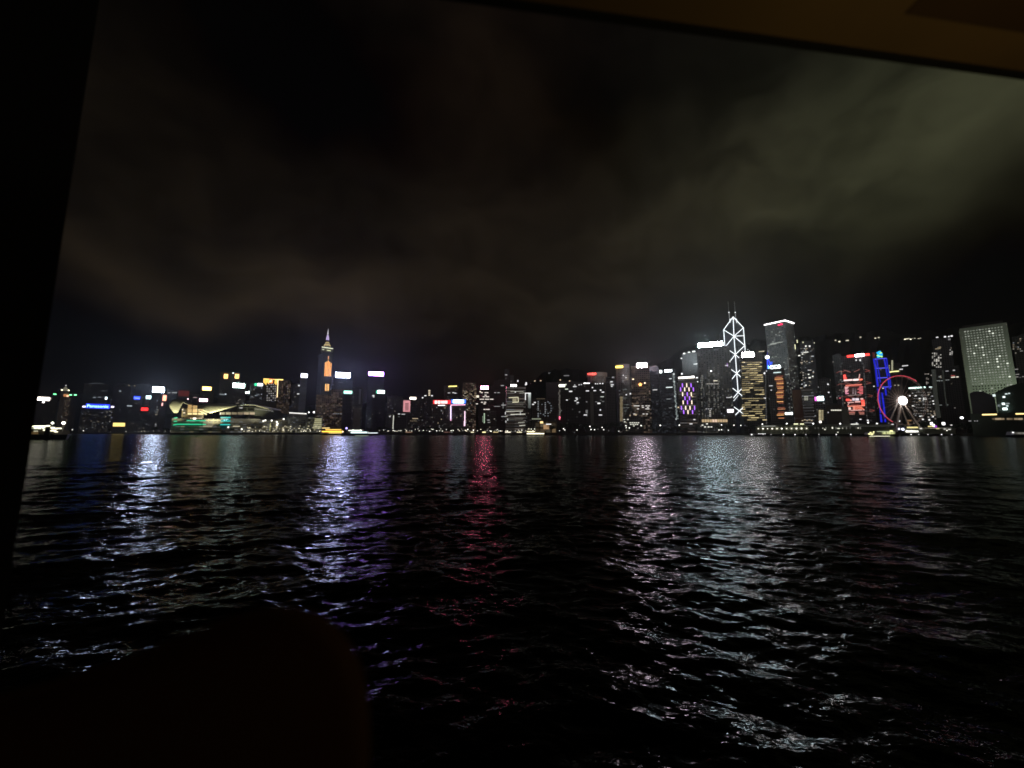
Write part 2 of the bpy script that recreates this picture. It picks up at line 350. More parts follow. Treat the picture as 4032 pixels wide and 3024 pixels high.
SHORE = [(-900, 1500), (540, 1300), (640, 800), (1270, 790), (1300, 700), (2100, 690), (2150, 620), (2940, 610), (2965, 520), (3560, 500), (3700, 480), (4500, 420)]
def shore_Y(px):
    for (a, ya), (b, yb) in zip(SHORE, SHORE[1:]):
        if a <= px <= b: return ya + (yb - ya) * (px - a) / (b - a)
    return SHORE[0][1] if px < SHORE[0][0] else SHORE[-1][1]
pts = [((px - CX) / F_PX * Y / math.cos(PITCH), Y) for px, Y in SHORE]
far = [(9000, 420), (9000, 9000), (-9000, 9000), (-9000, 1500)]
MB().prism(pts + far, GROUND - .6, GROUND).build('ground', plain('paved ground', (.07, .068, .065), .9, scale=.2)); tag(bpy.data.objects['ground'], None, None, None, 'structure')
sw = MB()
for (x0, y0), (x1, y1) in zip(pts, pts[1:]):
    d = Vector((x1 - x0, y1 - y0, 0)).normalized(); n = Vector((d.y, -d.x, 0)) * .5
    sw.prism([(x0 + n.x, y0 + n.y), (x1 + n.x, y1 + n.y), (x1 - n.x * .9, y1 - n.y * .9), (x0 - n.x * .9, y0 - n.y * .9)], -3, GROUND + .35)
tag(sw.build('sea_wall', plain('sea wall stone', (.12, .115, .10), .9, scale=.4)), 'long low dark stone sea wall along the far waterfront', 'sea wall')

def hill(name, prof, Y, depth, label):
    rs = random.Random(3); mb = MB(); n = len(prof); rows = 7; vs = []
    for r in range(rows):
        t = r / (rows - 1)
        for px, py in prof:
            top = at(px, py, Y + depth); k = math.sin(t * math.pi / 2) ** .8
            vs.append((top.x * (Y + depth * t) / (Y + depth), Y + depth * t, GROUND - 2 + (top.z - GROUND) * k * (1 + rs.uniform(-.03, .03) * (t < 1))))
    mb.add(vs, [(r * n + i, r * n + i + 1, (r + 1) * n + i + 1, (r + 1) * n + i) for r in range(rows - 1) for i in range(n - 1)])
    o = mb.build(name, plain('wooded hillside', (.045, .055, .035), 1, scale=.02)); tag(o, label, None, None, 'structure'); return o
def dens(p, step=22, amp=5, seed=1):
    rs = random.Random(seed); out = []
    for (a, ya), (b, yb) in zip(p, p[1:]):
        k = max(1, int((b - a) / step))
        for i in range(k): out.append((a + (b - a) * i / k, ya + (yb - ya) * i / k + rs.uniform(-amp, amp)))
    return out + [p[-1]]
hill('hills', dens([(1950, 1600), (2080, 1520), (2140, 1478), (2230, 1468), (2330, 1480), (2480, 1500), (2600, 1440), (2700, 1392), (2860, 1372), (3060, 1350), (3180, 1346), (3320, 1336), (3460, 1326), (3640, 1334), (3760, 1318), (3950, 1300), (4300, 1290), (5200, 1330), (6500, 1450)]), 1500, 1300, 'dark mountain ridge behind the right hand towers')
hill('hills', dens([(-600, 1560), (150, 1590), (280, 1570), (420, 1520), (560, 1516), (800, 1560), (1200, 1600), (1500, 1590), (1800, 1570), (2050, 1580)], seed=4), 2300, 900, 'low dark hills behind the left hand shore')

# ---------------------------------------------------------------- buildings on the far left shore
def B(*a, **k): return Bld(*a, **k)
b = B('office_block', 'leftmost dim block carrying a broad warm white sign under a small white disc lamp', 138, 205, 1561, 1500, F('dark', 1))
b.sign(147, 1564, 196, 1577, (1, .86, .78), 7, name='roof_sign'); b.rect(167, 1579, 175, 1586, 'disc_lamp', emit((1, .9, .88), 5))
b.rect(197, 1567, 214, 1574, 'side_sign', emit((1, .8, .6), .25))
b = B('green_lit_block', 'low dark block with a single green beacon, left of the domed clock tower', 206, 232, 1555, 1480, F('dark', 2)); b.rect(210, 1550, 222, 1554, 'roof_beacon', emit((.2, 1, .4), 3))
# domed tower
b = B('domed_tower', 'classical tower with a pale glowing dome and finial above a glowing orange storey', 240, 273, 1540, 1460, F('beige', 3), roof=False, depth=26)
def tapz(b, x0, x1, y): return b.uz((x0 + x1) / 2, y)[1]
zz = b.h; cx = (b.u0 + b.u1) / 2
MB().box(b.u0 - .8, b.u1 + .8, -14, 14, zz + .003, zz + 1.5).build('cornice', plain('pale stone', (.4, .36, .28)), b.root)
MB().lathe((cx, 0, zz + 1.5), [(6.5, 0), (6.5, 6), (7, 6.5), (6.2, 9), (4.6, 12), (2.4, 14.4), (1.2, 15), (1.2, 18), (.2, 22)], 14).build('dome', emit((.75, .70, .50), .20), b.root)  # dome emits faintly in place of floodlight falling on it
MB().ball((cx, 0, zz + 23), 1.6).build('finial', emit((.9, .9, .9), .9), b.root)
for x in (b.u0 + 2, b.u1 - 2): MB().ball((x, -11, zz + 4), 2.4, sz=.8).build('corner_lamp', emit((1, .9, .6), 4), b.root)
b.rect(250, 1552, 272, 1562, 'frieze_glow_panel', emit((1, .42, .16), .55)); b.rect(262, 1556, 271, 1562, 'frieze_glow_panel', emit((1, .6, .35), 1.6), out=.7)  # emissive panels paint the orange floodlight onto the frieze
b = B('brown_block', 'narrow brown block just below and right of the domed tower', 256, 280, 1564, 1440, F('brown', 4), roof=False)
b = B('green_lit_block', 'low dark block with two green beacons, right of the domed clock tower', 274, 306, 1558, 1475, F('dark', 5))
for x in (278, 297): b.rect(x - 5, 1553, x + 5, 1557, 'roof_beacon', emit((.25, 1, .45), 3))
b = B('wide_hotel', 'wide faint tower with a curved crown lamp row behind the blue lettered sign', 332, 430, 1512, 1600, F('dark', 6), roof=False)
b.wins([(352 + i * 7, 1511 - 2.5 * math.sin(i / 8 * 3.1), 5, 2) for i in range(9)], COOL, .2); b.wins([(372, 1565, 12, 3), (392, 1564, 14, 2)], COOL, .45); b.wins([(418, 1568, 8, 10)], (.8, .95, 1), 4)
b.wins([(405, 1539, 14, 3), (420, 1538, 8, 2), (437, 1574, 5, 3), (381, 1583, 4, 3)], COOL, .12)
b = B('billboard_block', 'dark block with a long bright blue lettered sign across its roof', 322, 450, 1594, 1400, F('dim', 7), roof=False)
b.sign(338, 1591, 432, 1608, (.02, .04, .9), 2.2, 'Panasonic', (.35, .75, 1), 3.2, frame=False)
b.wins([(331, 1601, 13, 6), (443, 1602, 12, 6)], (.75, .7, 1), 3)
b.scatter(322, 1622, 446, 1660, 22, 7, cols=((.7, .72, .9),), st=.35)
b.scatter(418, 1612, 436, 1664, 9, 17, cols=((.9, .85, .8),), st=.4)
b = B('faint_tower', 'faint slab with three tiny roof lamps between blue lettered sign and small blue sign', 448, 520, 1521, 1700, F('dark', 8), roof=False); b.wins([(508, 1517), (530, 1519)], WARM, .8); b.wins([(473, 1540, 8, 3)], COOL, .7)
b = B('blue_sign_block', 'dark tower with a small saturated blue sign panel', 516, 562, 1557, 1500, F('dark', 9), roof=False); b.sign(527, 1560, 552, 1573, (.03, .08, 1), 2.2); b.rect(528, 1567, 551, 1568.5, 'sign_stripe', emit((.5, .6, 1), 2), out=1.8)
b.wins([(510, 1598, 20, 4)], COOL, .8); b.wins([(535, 1589, 5, 3)], WH, .2)
b = B('teal_sign_block', 'block with dull red wall under a pale teal sign, left of the big white sign', 571, 608, 1556, 1450, F('red', 10), roof=False); b.sign(575, 1558, 605, 1571, (.65, .95, .95), 3)
b.wins([(596, 1588, 20, 22)], (1, .35, .3), .02)  # faint emissive patch that tints the dull red wall
b = B('white_sign_tower', 'tall dark tower topped by the brightest white sign of the left shore', 600, 650, 1522, 1300, F('dark', 11), roof=False); b.sign(602, 1525, 646, 1544, (.64, .74, 1), 140)
b.scatter(610, 1600, 648, 1685, 26, 12, st=.7)
b = B('red_sign_block', 'low dark block with a plain bright red sign', 544, 592, 1603, 1350, F('dark', 12), roof=False); b.sign(556, 1605, 583, 1617, (1, .03, .03), 2.4)
b = B('round_logo_block', 'low dark block with a pinkish white disc sign standing on a bar', 586, 622, 1611, 1320, F('dark', 13), roof=False)
b.rect(588, 1621, 612, 1627, 'sign', emit((1, .8, .82), 5)); b.rect(596, 1611, 607, 1621, 'sign_disc', emit((1, .75, .78), 4))
b = B('lantern_block', 'narrow dark block with a vertical glowing orange red sign', 632, 660, 1554, 1300, F('dark', 14), roof=False); b.rect(641, 1556, 655, 1578, 'vertical_sign', emit((1, .35, .22), 3)); b.rect(636, 1586, 642, 1598, 'small_sign', emit((1, .5, .45), 1.6))
b = B('low_yellow_block', 'low waterfront block with a glowing yellow shopfront panel', 440, 500, 1661, 1310, F('dark', 15), roof=False); b.rect(445, 1665, 492, 1679, 'lit_panel', emit((1, .72, .22), 1.6))
b = B('low_pale_block', 'low grey waterfront block right of the yellow panel', 505, 560, 1657, 1310, F('grey', 16), roof=False)
for x0, x1, yt, s_, w_ in ((338, 380, 1640, 21, 'leftmost'), (383, 432, 1633, 22, 'second'), (562, 602, 1648, 23, 'rightmost')):
    b = B('low_shore_block', '%s of three low dim shore blocks under the left hand signs' % w_, x0, x1, yt, 1330, F('dim', s_)); b.scatter(x0, yt + 5, x1, 1690, 6, s_, st=.3)
b = B('red_gabled_tower', 'dark tower with a dull red wash on its top storeys behind the convention centre nose', 700, 746, 1537, 1100, F('dark', 17), roof=False); b.rect(703, 1538, 745, 1560, 'red_wash_panel', emit((1, .16, .14), .07)); b.wins([(740, 1571, 5, 4)], (1, .7, .75), 4); b.wins([(665, 1547, 9, 3), (686, 1546, 20, 3)], WH, .8)  # faintly emissive panel paints the red wash on the wall
b = B('gold_sign_tower', 'dark reddish tower with a plain golden rectangle sign at its top', 790, 846, 1521, 1150, F('dark', 18), roof=False); b.sign(797, 1523, 832, 1537, (1, .62, .18), 6)
b = B('pink_sign_block', 'low dark block with a glowing pink white sign below the golden one', 755, 830, 1567, 1050, F('dark', 19), roof=False); b.sign(785, 1570, 817, 1581, (1, .55, .72), 8); b.wins([(768, 1565, 15, 3)], (1, .7, .7), .6)
b = B('twin_logo_tower', 'dark tower with two square golden signs, each with a dark wavy stroke', 868, 948, 1468, 1150, F('dark', 20), roof=True)
for x in (882, 925.5):
    b.sign(x, 1473, x + 15, 1490, (1, .52, .16), 3.5, frame=False); b.strip([(x + 4, 1478), (x + 8, 1481), (x + 8, 1484), (x + 11, 1486)], 1.0, (.01, .01, .01), 0, name='sign_stroke', out=2.2)
b.wins([(918, 1469, 5, 4)], WH, 3); b.wins([(874, 1553, 20, 4)], COOL, .4); b.wins([(888, 1552, 6, 4)], COOL, 1.5)
b = B('mint_sign_tower', 'dark tower with a long glowing greenish white sign, right of the two golden squares', 910, 972, 1508, 1080, F('dim', 24), roof=False); b.sign(917, 1510, 963, 1526, (.75, 1, .93), 22); b.wins([(971, 1546, 9, 7), (982, 1545, 8, 10)], (.85, 1, .95), 5)
b.scatter(930, 1560, 970, 1590, 6, 3, st=.3)
b = B('green_corner_block', 'dark office block with a white sign whose left end is green', 985, 1042, 1508, 1060, F('dim', 25), roof=False); b.sign(1014, 1510, 1042, 1519, (.85, .92, 1), 6, frame=False); b.rect(1002, 1509, 1012, 1519, 'sign_square', emit((.05, .75, .35), 1.6), out=1.2)
b.scatter(985, 1525, 1035, 1570, 14, 5, cols=(COOL,), st=.7)
b = B('gold_crown_tower', 'office tower with a crown of golden vertical light bars round a square red orange sign', 1036, 1096, 1492, 1000, F('dark', 26), roof=False)
for i in range(13):
    x = 1038 + i * 4.4
    if not 1056 < x < 1078: b.rect(x, 1493, x + 2.6, 1507 + (i % 3) * 4, 'crown_light', emit((1, .62, .12), 2.2))
b.rect(1037, 1492, 1096, 1494, 'crown_edge', emit((1, .7, .2), 2.2), out=.8); b.sign(1058, 1492, 1074, 1508, (1, .22, .06), 2.2, frame=False)
b.strip([(1062, 1505), (1064, 1499), (1070, 1496)], 1.0, (1, .7, .35), 3, 'sign_stroke', 2.2); b.strip([(1065, 1503), (1070, 1501)], 1.2, (1, .8, .4), 3, 'sign_stroke', 2.2)
b.strip([(1095, 1493), (1091, 1565)], .8, (1, .75, .4), 2.5, 'corner_light'); b.wins([(1052 + 8 * i, 1513 + 9 * j, 4, 3) for i in range(5) for j in range(8) if (i * 7 + j * 5) % 4], (.95, .9, .85), .8)
b.rect(1097, 1493, 1116, 1497, 'crown_wing', emit((1, .7, .2), 2))
b = B('brown_apartment_tower', 'tall brown apartment slab with mottled dim windows, right of the golden crown', 1097, 1146, 1500, 990, F('brown', 27))
b = B('dark_side_block', 'dark block with two short white window strips, left of the ribbed grey tower', 1150, 1186, 1515, 980, F('dark', 28)); b.wins([(1177, 1518, 6, 5), (1176, 1551, 13, 3)], WH, 1.6); b.scatter(1152, 1560, 1184, 1610, 6, 8, st=.3)
b = B('ribbed_grey_tower', 'slim grey tower with fine horizontal ribs and a bluish white sign on top', 1184, 1211, 1470, 970, facade('ribs', wall=(.3, .31, .34), glass=(.08, .08, .1), wx=40, wz=3.2, fx=1, fz=.45, dens=1, col=(.75, .82, 1), st=.025), roof=False); b.sign(1185, 1471, 1211, 1487, (.82, .84, 1), 4)
b.strip([(1188, 1476), (1196, 1482)], .6, (.1, .1, .4), .3, 'sign_stroke', 2)

# tallest left tower with spire
b = B('spired_skyscraper', 'very tall tower with orange vertical light bars, stepped golden crown and thin violet spire', 1270, 1312, 1388, 1336, F('cool', 29), roof=False, depth=44)
MB().prism([(b.u0 - 12, 10), (b.u0 - .05, -22), (b.u0 - .05, 10)], 0, b.h - 6).build('facade_wing', F('cool', 30), b.root)
def zat(y, x=1288): return b.uz(x, y)[1]
cxm = b.uz(1289, 1350)[0]
MB().lathe((cxm, 0, b.h), [(16, 0), (17, 3), (20, 6), (20, 14), (13, 22), (10, 30), (6, 40), (3, 44)], 6).build('crown', plain('crown metal', (.2, .19, .15), .4, metal=.4), b.root)
b.strip([(1266, 1366), (1312, 1373)], 1.5, (.95, .95, .7), 1.2, 'crown_light_band', 1); b.strip([(1268, 1376), (1277, 1377)], 1.3, (.9, .9, .6), .9, 'crown_light_band', 1); b.strip([(1287, 1379), (1303, 1382)], 1.5, (.95, .95, .6), 1.0, 'crown_light_band', 1)
z0, z1 = zat(1358), zat(1340); MB().lathe((cxm, 0, z0), [(11, 0), (11.5, 3), (7.5, 8), (7, 12), (3, z1 - z0)], 6).build('lantern', emit((1, .75, .35), .55), b.root)
for i in range(4): MB().box(cxm - 5 + i * .7, cxm + 5 - i * .7, -5, 5, zat(1333 - i * 5), zat(1330.5 - i * 5)).build('spire_light', emit((.8, .62, 1), .9), b.root)
MB().tube((cxm, 0, zat(1334)), (cxm, 0, zat(1312)), 3.6, 1.8, 8).build('spire_base', emit((.10, .05, .6), .25), b.root)
MB().tube((cxm, 0, zat(1313)), (cxm, 0, zat(1288)), 1.7, .3, 8).build('spire', emit((.95, .9, 1), .9), b.root)
for i, t in enumerate((1427, 1424, 1420, 1425, 1430)): b.strip([(1281.5 + i * 5.6, t), (1279 + i * 5.5, 1481)], 1.0, (1, .42, .13), 2.4, 'light_bar')
for i in range(3): b.strip([(1282.5 + i * 5.8, 1512), (1281.5 + i * 5.6, 1539)], 1.0, (1, .52, .17), 2.2, 'light_bar'); b.rect(1291.5, 1402.5 + i * 4.6, 1295, 1405.5 + i * 4.6, 'light_bar', emit((1, .5, .2), 1.6))
b.wins([(1250, 1403, 6, 2), (1259, 1407, 5, 2)], COOL, .1); b.strip([(1271, 1425), (1269, 1500)], .9, (.02, .12, .4), .15, 'edge_light')
b = B('brown_apartment_tower', 'low wide brown apartment block with mottled windows under the spired tower', 1246, 1304, 1556, 930, F('brown', 31)); b.scatter(1250, 1600, 1300, 1680, 5, 4, st=.5)
b = B('brown_apartment_tower', 'brown apartment block with mottled windows under the teal sign', 1305, 1392, 1534, 920, F('brown', 32)); b.scatter(1306, 1560, 1390, 1650, 14, 6, cols=((1, .7, .5),), st=.4)
b.wins([(1312, 1515, 7, 3), (1341, 1506, 18, 3)], COOL, .3); b.wins([(1315 + 9 * i, 1629, 5, 3) for i in range(4)], COOL, .4)
b = B('glare_sign_tower', 'dark tower with a wide blazing white sign, right of the spired tower', 1316, 1392, 1466, 1100, F('cool', 33), roof=False); b.sign(1323, 1469, 1378, 1485, (.58, .60, 1), 210)
b = B('teal_letter_block', 'dark block behind with a small pale teal sign under the blazing white one', 1340, 1392, 1536, 1050, F('dark', 34), roof=False); b.C = b.C
b2_ = B('teal_sign_annex', 'narrow front block holding the small pale teal sign on its roof', 1350, 1390, 1538, 905, F('dark', 35), roof=False, depth=10); b2_.sign(1354, 1539, 1386, 1550, (.45, 1, .82), 2.6)
b = B('grey_flat_tower', 'plain dark grey tower with a paler vertical edge, between white and purple signs', 1391, 1430, 1528, 930, F('grey', 36)); b.rect(1413, 1532, 1421, 1590, 'pale_shaft', plain('pale render', (.5, .5, .48)))
b = B('pale_low_tower', 'windowless pale brown shaft standing behind the white yacht', 1393, 1421, 1606, 860, plain('shaft render', (.42, .37, .30), .8, scale=.15), roof=False)
b = B('purple_sign_tower', 'dark tower with a bright pink and violet sign on top', 1449, 1514, 1462, 1050, F('cool', 37), roof=False); b.sign(1453, 1465, 1510, 1479, (.45, .18, 1), 55, frame=True); b.rect(1470, 1467, 1496, 1477, 'sign_centre', emit((.9, .6, 1), 12), out=1.8)
b.wins([(1462, 1535, 22, 2)], COOL, .1)
b.scatter(1450, 1590, 1514, 1680, 14, 9, cols=(COOL,), st=.25)
b = B('mint_corner_block', 'dark block with a white sign edged in green, below the violet sign', 1466, 1522, 1535, 960, F('dark', 38), roof=False); b.sign(1487, 1537, 1514, 1549, (.8, 1, .93), 6); b.rect(1481, 1537, 1486, 1549, 'sign_square', emit((.1, .6, .4), 1.5), out=1.2); b.wins([(1468, 1558, 5, 5), (1472, 1560, 4, 10)], WH, 1.2)
b.scatter(1440, 1590, 1466, 1690, 8, 19, cols=(COOL,), st=.4)
b = B('faint_shore_tower', 'faint brownish tower right of the white and green sign', 1524, 1586, 1562, 940, F('grey', 39)); b.wins([(1535, 1640, 5, 4)], WH, 1)
b.strip([(1550, 1635), (1547, 1690)], .35, (1, 1, .85), 1.8, 'light_mast')
b = B('pink_screen_block', 'grey block with an upright pale pink lit screen crossed by dark rows', 1584, 1618, 1572, 860, F('grey', 40), roof=False); b.sign(1588, 1577, 1615, 1621, (1, .42, .46), .7, frame=False)
for j in range(6): b.rect(1595, 1588 + j * 5, 1609, 1590.4 + j * 5, 'screen_row', plain('dark louvre', (.02, .02, .02)), out=1.8)
b = B('orange_edge_block', 'dark block with a small white sign rimmed in orange', 1611, 1672, 1562, 880, F('dark', 41), roof=False); b.sign(1614, 1564, 1638, 1573, (1, .86, .75), 5); b.scatter(1620, 1580, 1672, 1660, 10, 5, st=.25)
b = B('tiered_block', 'dark stepped block with a lit pagoda like lantern column on its roof', 1672, 1708, 1557, 870, F('dim', 42), roof=False)
for j in range(4): b.rect(1687 , 1536 + j * 6, 1694, 1539.5 + j * 6, 'lantern_tier', emit((1, .85, .6), .9))
b.wins([(1675, 1558, 8, 3), (1701, 1558, 6, 4), (1664, 1566, 5, 4)], WH, 1.8)
b = B('shore_hotel', 'low dim block with a short double row of lit windows behind the shore trees', 1606, 1672, 1632, 760, F('dim', 43)); b.wins([(1626 + 4.5 * i, 1648, 3, 3) for i in range(5)], WARM, 1.1); b.wins([(1617 + 7 * i, 1657 + (i % 2), 4, 2) for i in range(4)], WARM, .5)
b = B('dark_shore_block', 'plain dark shore block with a thin white roof line, left of the lit window rows', 1552, 1600, 1630, 765, F('dark', 44)); b.wins([(1571, 1630, 8, 3), (1588, 1631, 14, 2)], WH, 1.2)
# twin billboard building
b = B('twin_billboard_block', 'wide dark block with red and blue white signs side by side on its roof', 1702, 1838, 1574, 800, F('grey', 45), roof=False, off=-3)
b.sign(1706, 1576, 1774, 1590, (1, .03, .04), 1.5, frame=False)
for x, w_ in ((1712, 9), (1724, 9), (1736, 3), (1742, 5), (1750, 5), (1757, 4)): b.rect(x, 1578, x + w_, 1589, 'sign_character', emit((1, .72, .68), 2.4), out=1.7)
b.sign(1777, 1573, 1834, 1588, (.05, .2, 1), 1.6, frame=False); b.rect(1784, 1574.5, 1826, 1587, 'sign_centre', emit((.75, .95, 1), 5), out=1.8)
b.strip([(1775, 1656), (1775.5, 1594.5), (1832, 1593.5)], .7, (1, .5, .75), 2.2); b.strip([(1830.5, 1619), (1830, 1677)], .7, (1, .7, .85), 2.4); b.strip([(1775, 1600), (1775, 1650)], .8, (.8, .7, 1), 2.5, out=1.4)
b.wins([(1729, 1596, 8, 2.5), (1743, 1596, 18, 2.5)], WH, 3); b.wins([(1827, 1660 + 4 * i, 3, 2.5) for i in range(5)], (1, .6, .8), 1.6); b.wins([(1738, 1651, 4, 4), (1725, 1666, 4, 3), (1752, 1606, 6, 3), (1814, 1638, 4, 4)], WARM, .5)
b = B('yellow_crown_tower', 'dark tower topped by a thin curved yellow light line behind the red billboard', 1748, 1806, 1517, 960, F('dim', 46), roof=False); b.strip([(1766, 1522), (1775, 1521), (1790, 1521), (1799, 1520)], 1.3, (1, .85, .25), 2); b.wins([(1768, 1547, 10, 2), (1785, 1546, 8, 3), (1793, 1548, 8, 3)], WH, 1.2)
b = B('warm_window_tower', 'brown tower speckled with many warm apartment windows, right of the yellow crown line', 1822, 1876, 1508, 900, F('brown', 47)); b.scatter(1823, 1530, 1880, 1580, 42, 11, cols=((1, .82, .5), (1, .9, .7)), st=.9, dx=5, dz=4, w=(2, 4)); b.scatter(1838, 1580, 1860, 1620, 6, 12, st=.4)
b = B('crimson_sign_tower', 'dark tower with a blazing crimson rimmed white sign', 1884, 1946, 1518, 880, F('dark', 48), roof=False); b.sign(1894, 1521, 1922, 1532, (1, .13, .26), 150); b.rect(1896, 1522.5, 1919, 1530, 'sign_centre', emit((1, .6, .7), 8), out=1.8)
for y, xs in ((1546, (1897, 1912, 1919)), (1556, (1912,)), (1562, (1905, 1916, 1922)), (1572, (1893, 1902, 1914, 1922, 1933, 1939)), (1584, (1898, 1910)), (1612, (1908, 1918, 1926)), (1590, (1878, 1908))): b.wins([(x, y, 8, 3) for x in xs], (1, .9, .8), 1.6)
b.wins([(1891, 1542, 5, 4), (1881, 1561, 9, 8)], (1, .9, .7), 2.2)
b = B('green_column_block', 'dark low block with a stacked column of green white lamps down its front', 1888, 1914, 1622, 780, F('dark', 49)); b.wins([(1907, 1629 + 5 * i, 4, 3) for i in range(8)], (.75, 1, .7), 1.4); b.wins([(1901, 1640 + 5 * i, 3, 3) for i in range(5)], (.75, 1, .7), .5)
b = B('grey_blank_block', 'blank grey low block between green lamp column and the right lit office', 1916, 1955, 1618, 790, F('grey', 50)); b.wins([(1923, 1654, 10, 3), (1925, 1663, 10, 2)], WH, .6)
b = B('tall_dark_tower', 'tall unlit tower with three faint window strips in the middle of the skyline', 1944, 1992, 1500, 900, F('dark', 51)); b.wins([(1950, 1546, 8, 2.5), (1963, 1546, 9, 2.5), (1978, 1518, 12, 3), (1984, 1595, 20, 3), (1982, 1640, 16, 2.5), (1956, 1600, 26, 1.5)], WH, .6)
b.strip([(1981, 1585), (1981, 1608)], .3, WH, .6, 'light_strip')
b = B('tall_far_tower', 'tallest dim far tower with a single white lamp, centre of the skyline', 1986, 2006, 1456, 1150, F('dark', 52)); b.wins([(1993, 1476, 9, 3)], WH, .7); b.wins([(1993, 1490, 4, 3)], WH, .2)
b = B('tall_far_tower', 'second tallest dim far tower, right beside the one with the single lamp', 2008, 2024, 1480, 1150, F('grey', 53))
b = B('lined_office_tower', 'office tower with thin white floor lines and a lit picture frame window', 1994, 2070, 1520, 760, F('lines', 54), roof=False, off=4)
b.sign(2011, 1514, 2034, 1522, (1, .96, .92), 6); b.strip([(2003, 1566), (2040, 1564), (2041, 1583), (2018, 1584)], .5, (1, .95, .65), 1.2, 'frame_light'); b.rect(2018, 1568, 2034, 1582, 'lit_room', emit((1, .9, .6), .3))
for y, x0, x1, s_ in ((1542, 2010, 2062, .5), (1548, 2045, 2066, .5), (1620, 1992, 2058, 1.0), (1632, 2010, 2068, 1.3), (1640, 1988, 1998, .7), (1587, 1995, 2068, .18), (1600, 1996, 2060, .1), (1651, 2000, 2060, .15), (1676, 2045, 2068, 1.0), (1664, 2040, 2066, .6)): b.strip([(x0, y), (x1, y - 1.5)], .42, (1, 1, .85), s_, 'floor_line')
b.strip([(2069, 1547), (2069, 1575)], .6, WH, 1.5, 'corner_light'); b.strip([(1990, 1622), (1990, 1632)], .4, WH, 1.5, 'corner_light'); b.wins([(2029, 1543, 4, 4), (2039, 1500, 4, 6), (2072, 1510, 5, 9), (2070, 1514, 5, 5)], WH, 2); b.wins([(2049, 1628, 3, 12), (1999, 1652, 4, 8), (1992, 1660, 4, 8)], WH, .8)
b = B('pale_shaft_tower', 'narrow pale lit lift shaft on the right edge of the lined office tower', 2071, 2091, 1546, 765, F('grey', 55), roof=False)
for j in range(9): b.rect(2080, 1548 + j * 6.6, 2090, 1554.6 + j * 6.6, 'glass_panel', emit((.85, .95, .9), round(.75 * .72 ** j + .03, 3)))
b.rect(2068, 1547, 2090, 1549, 'cap_light', emit(WH, 1.5), out=.8)

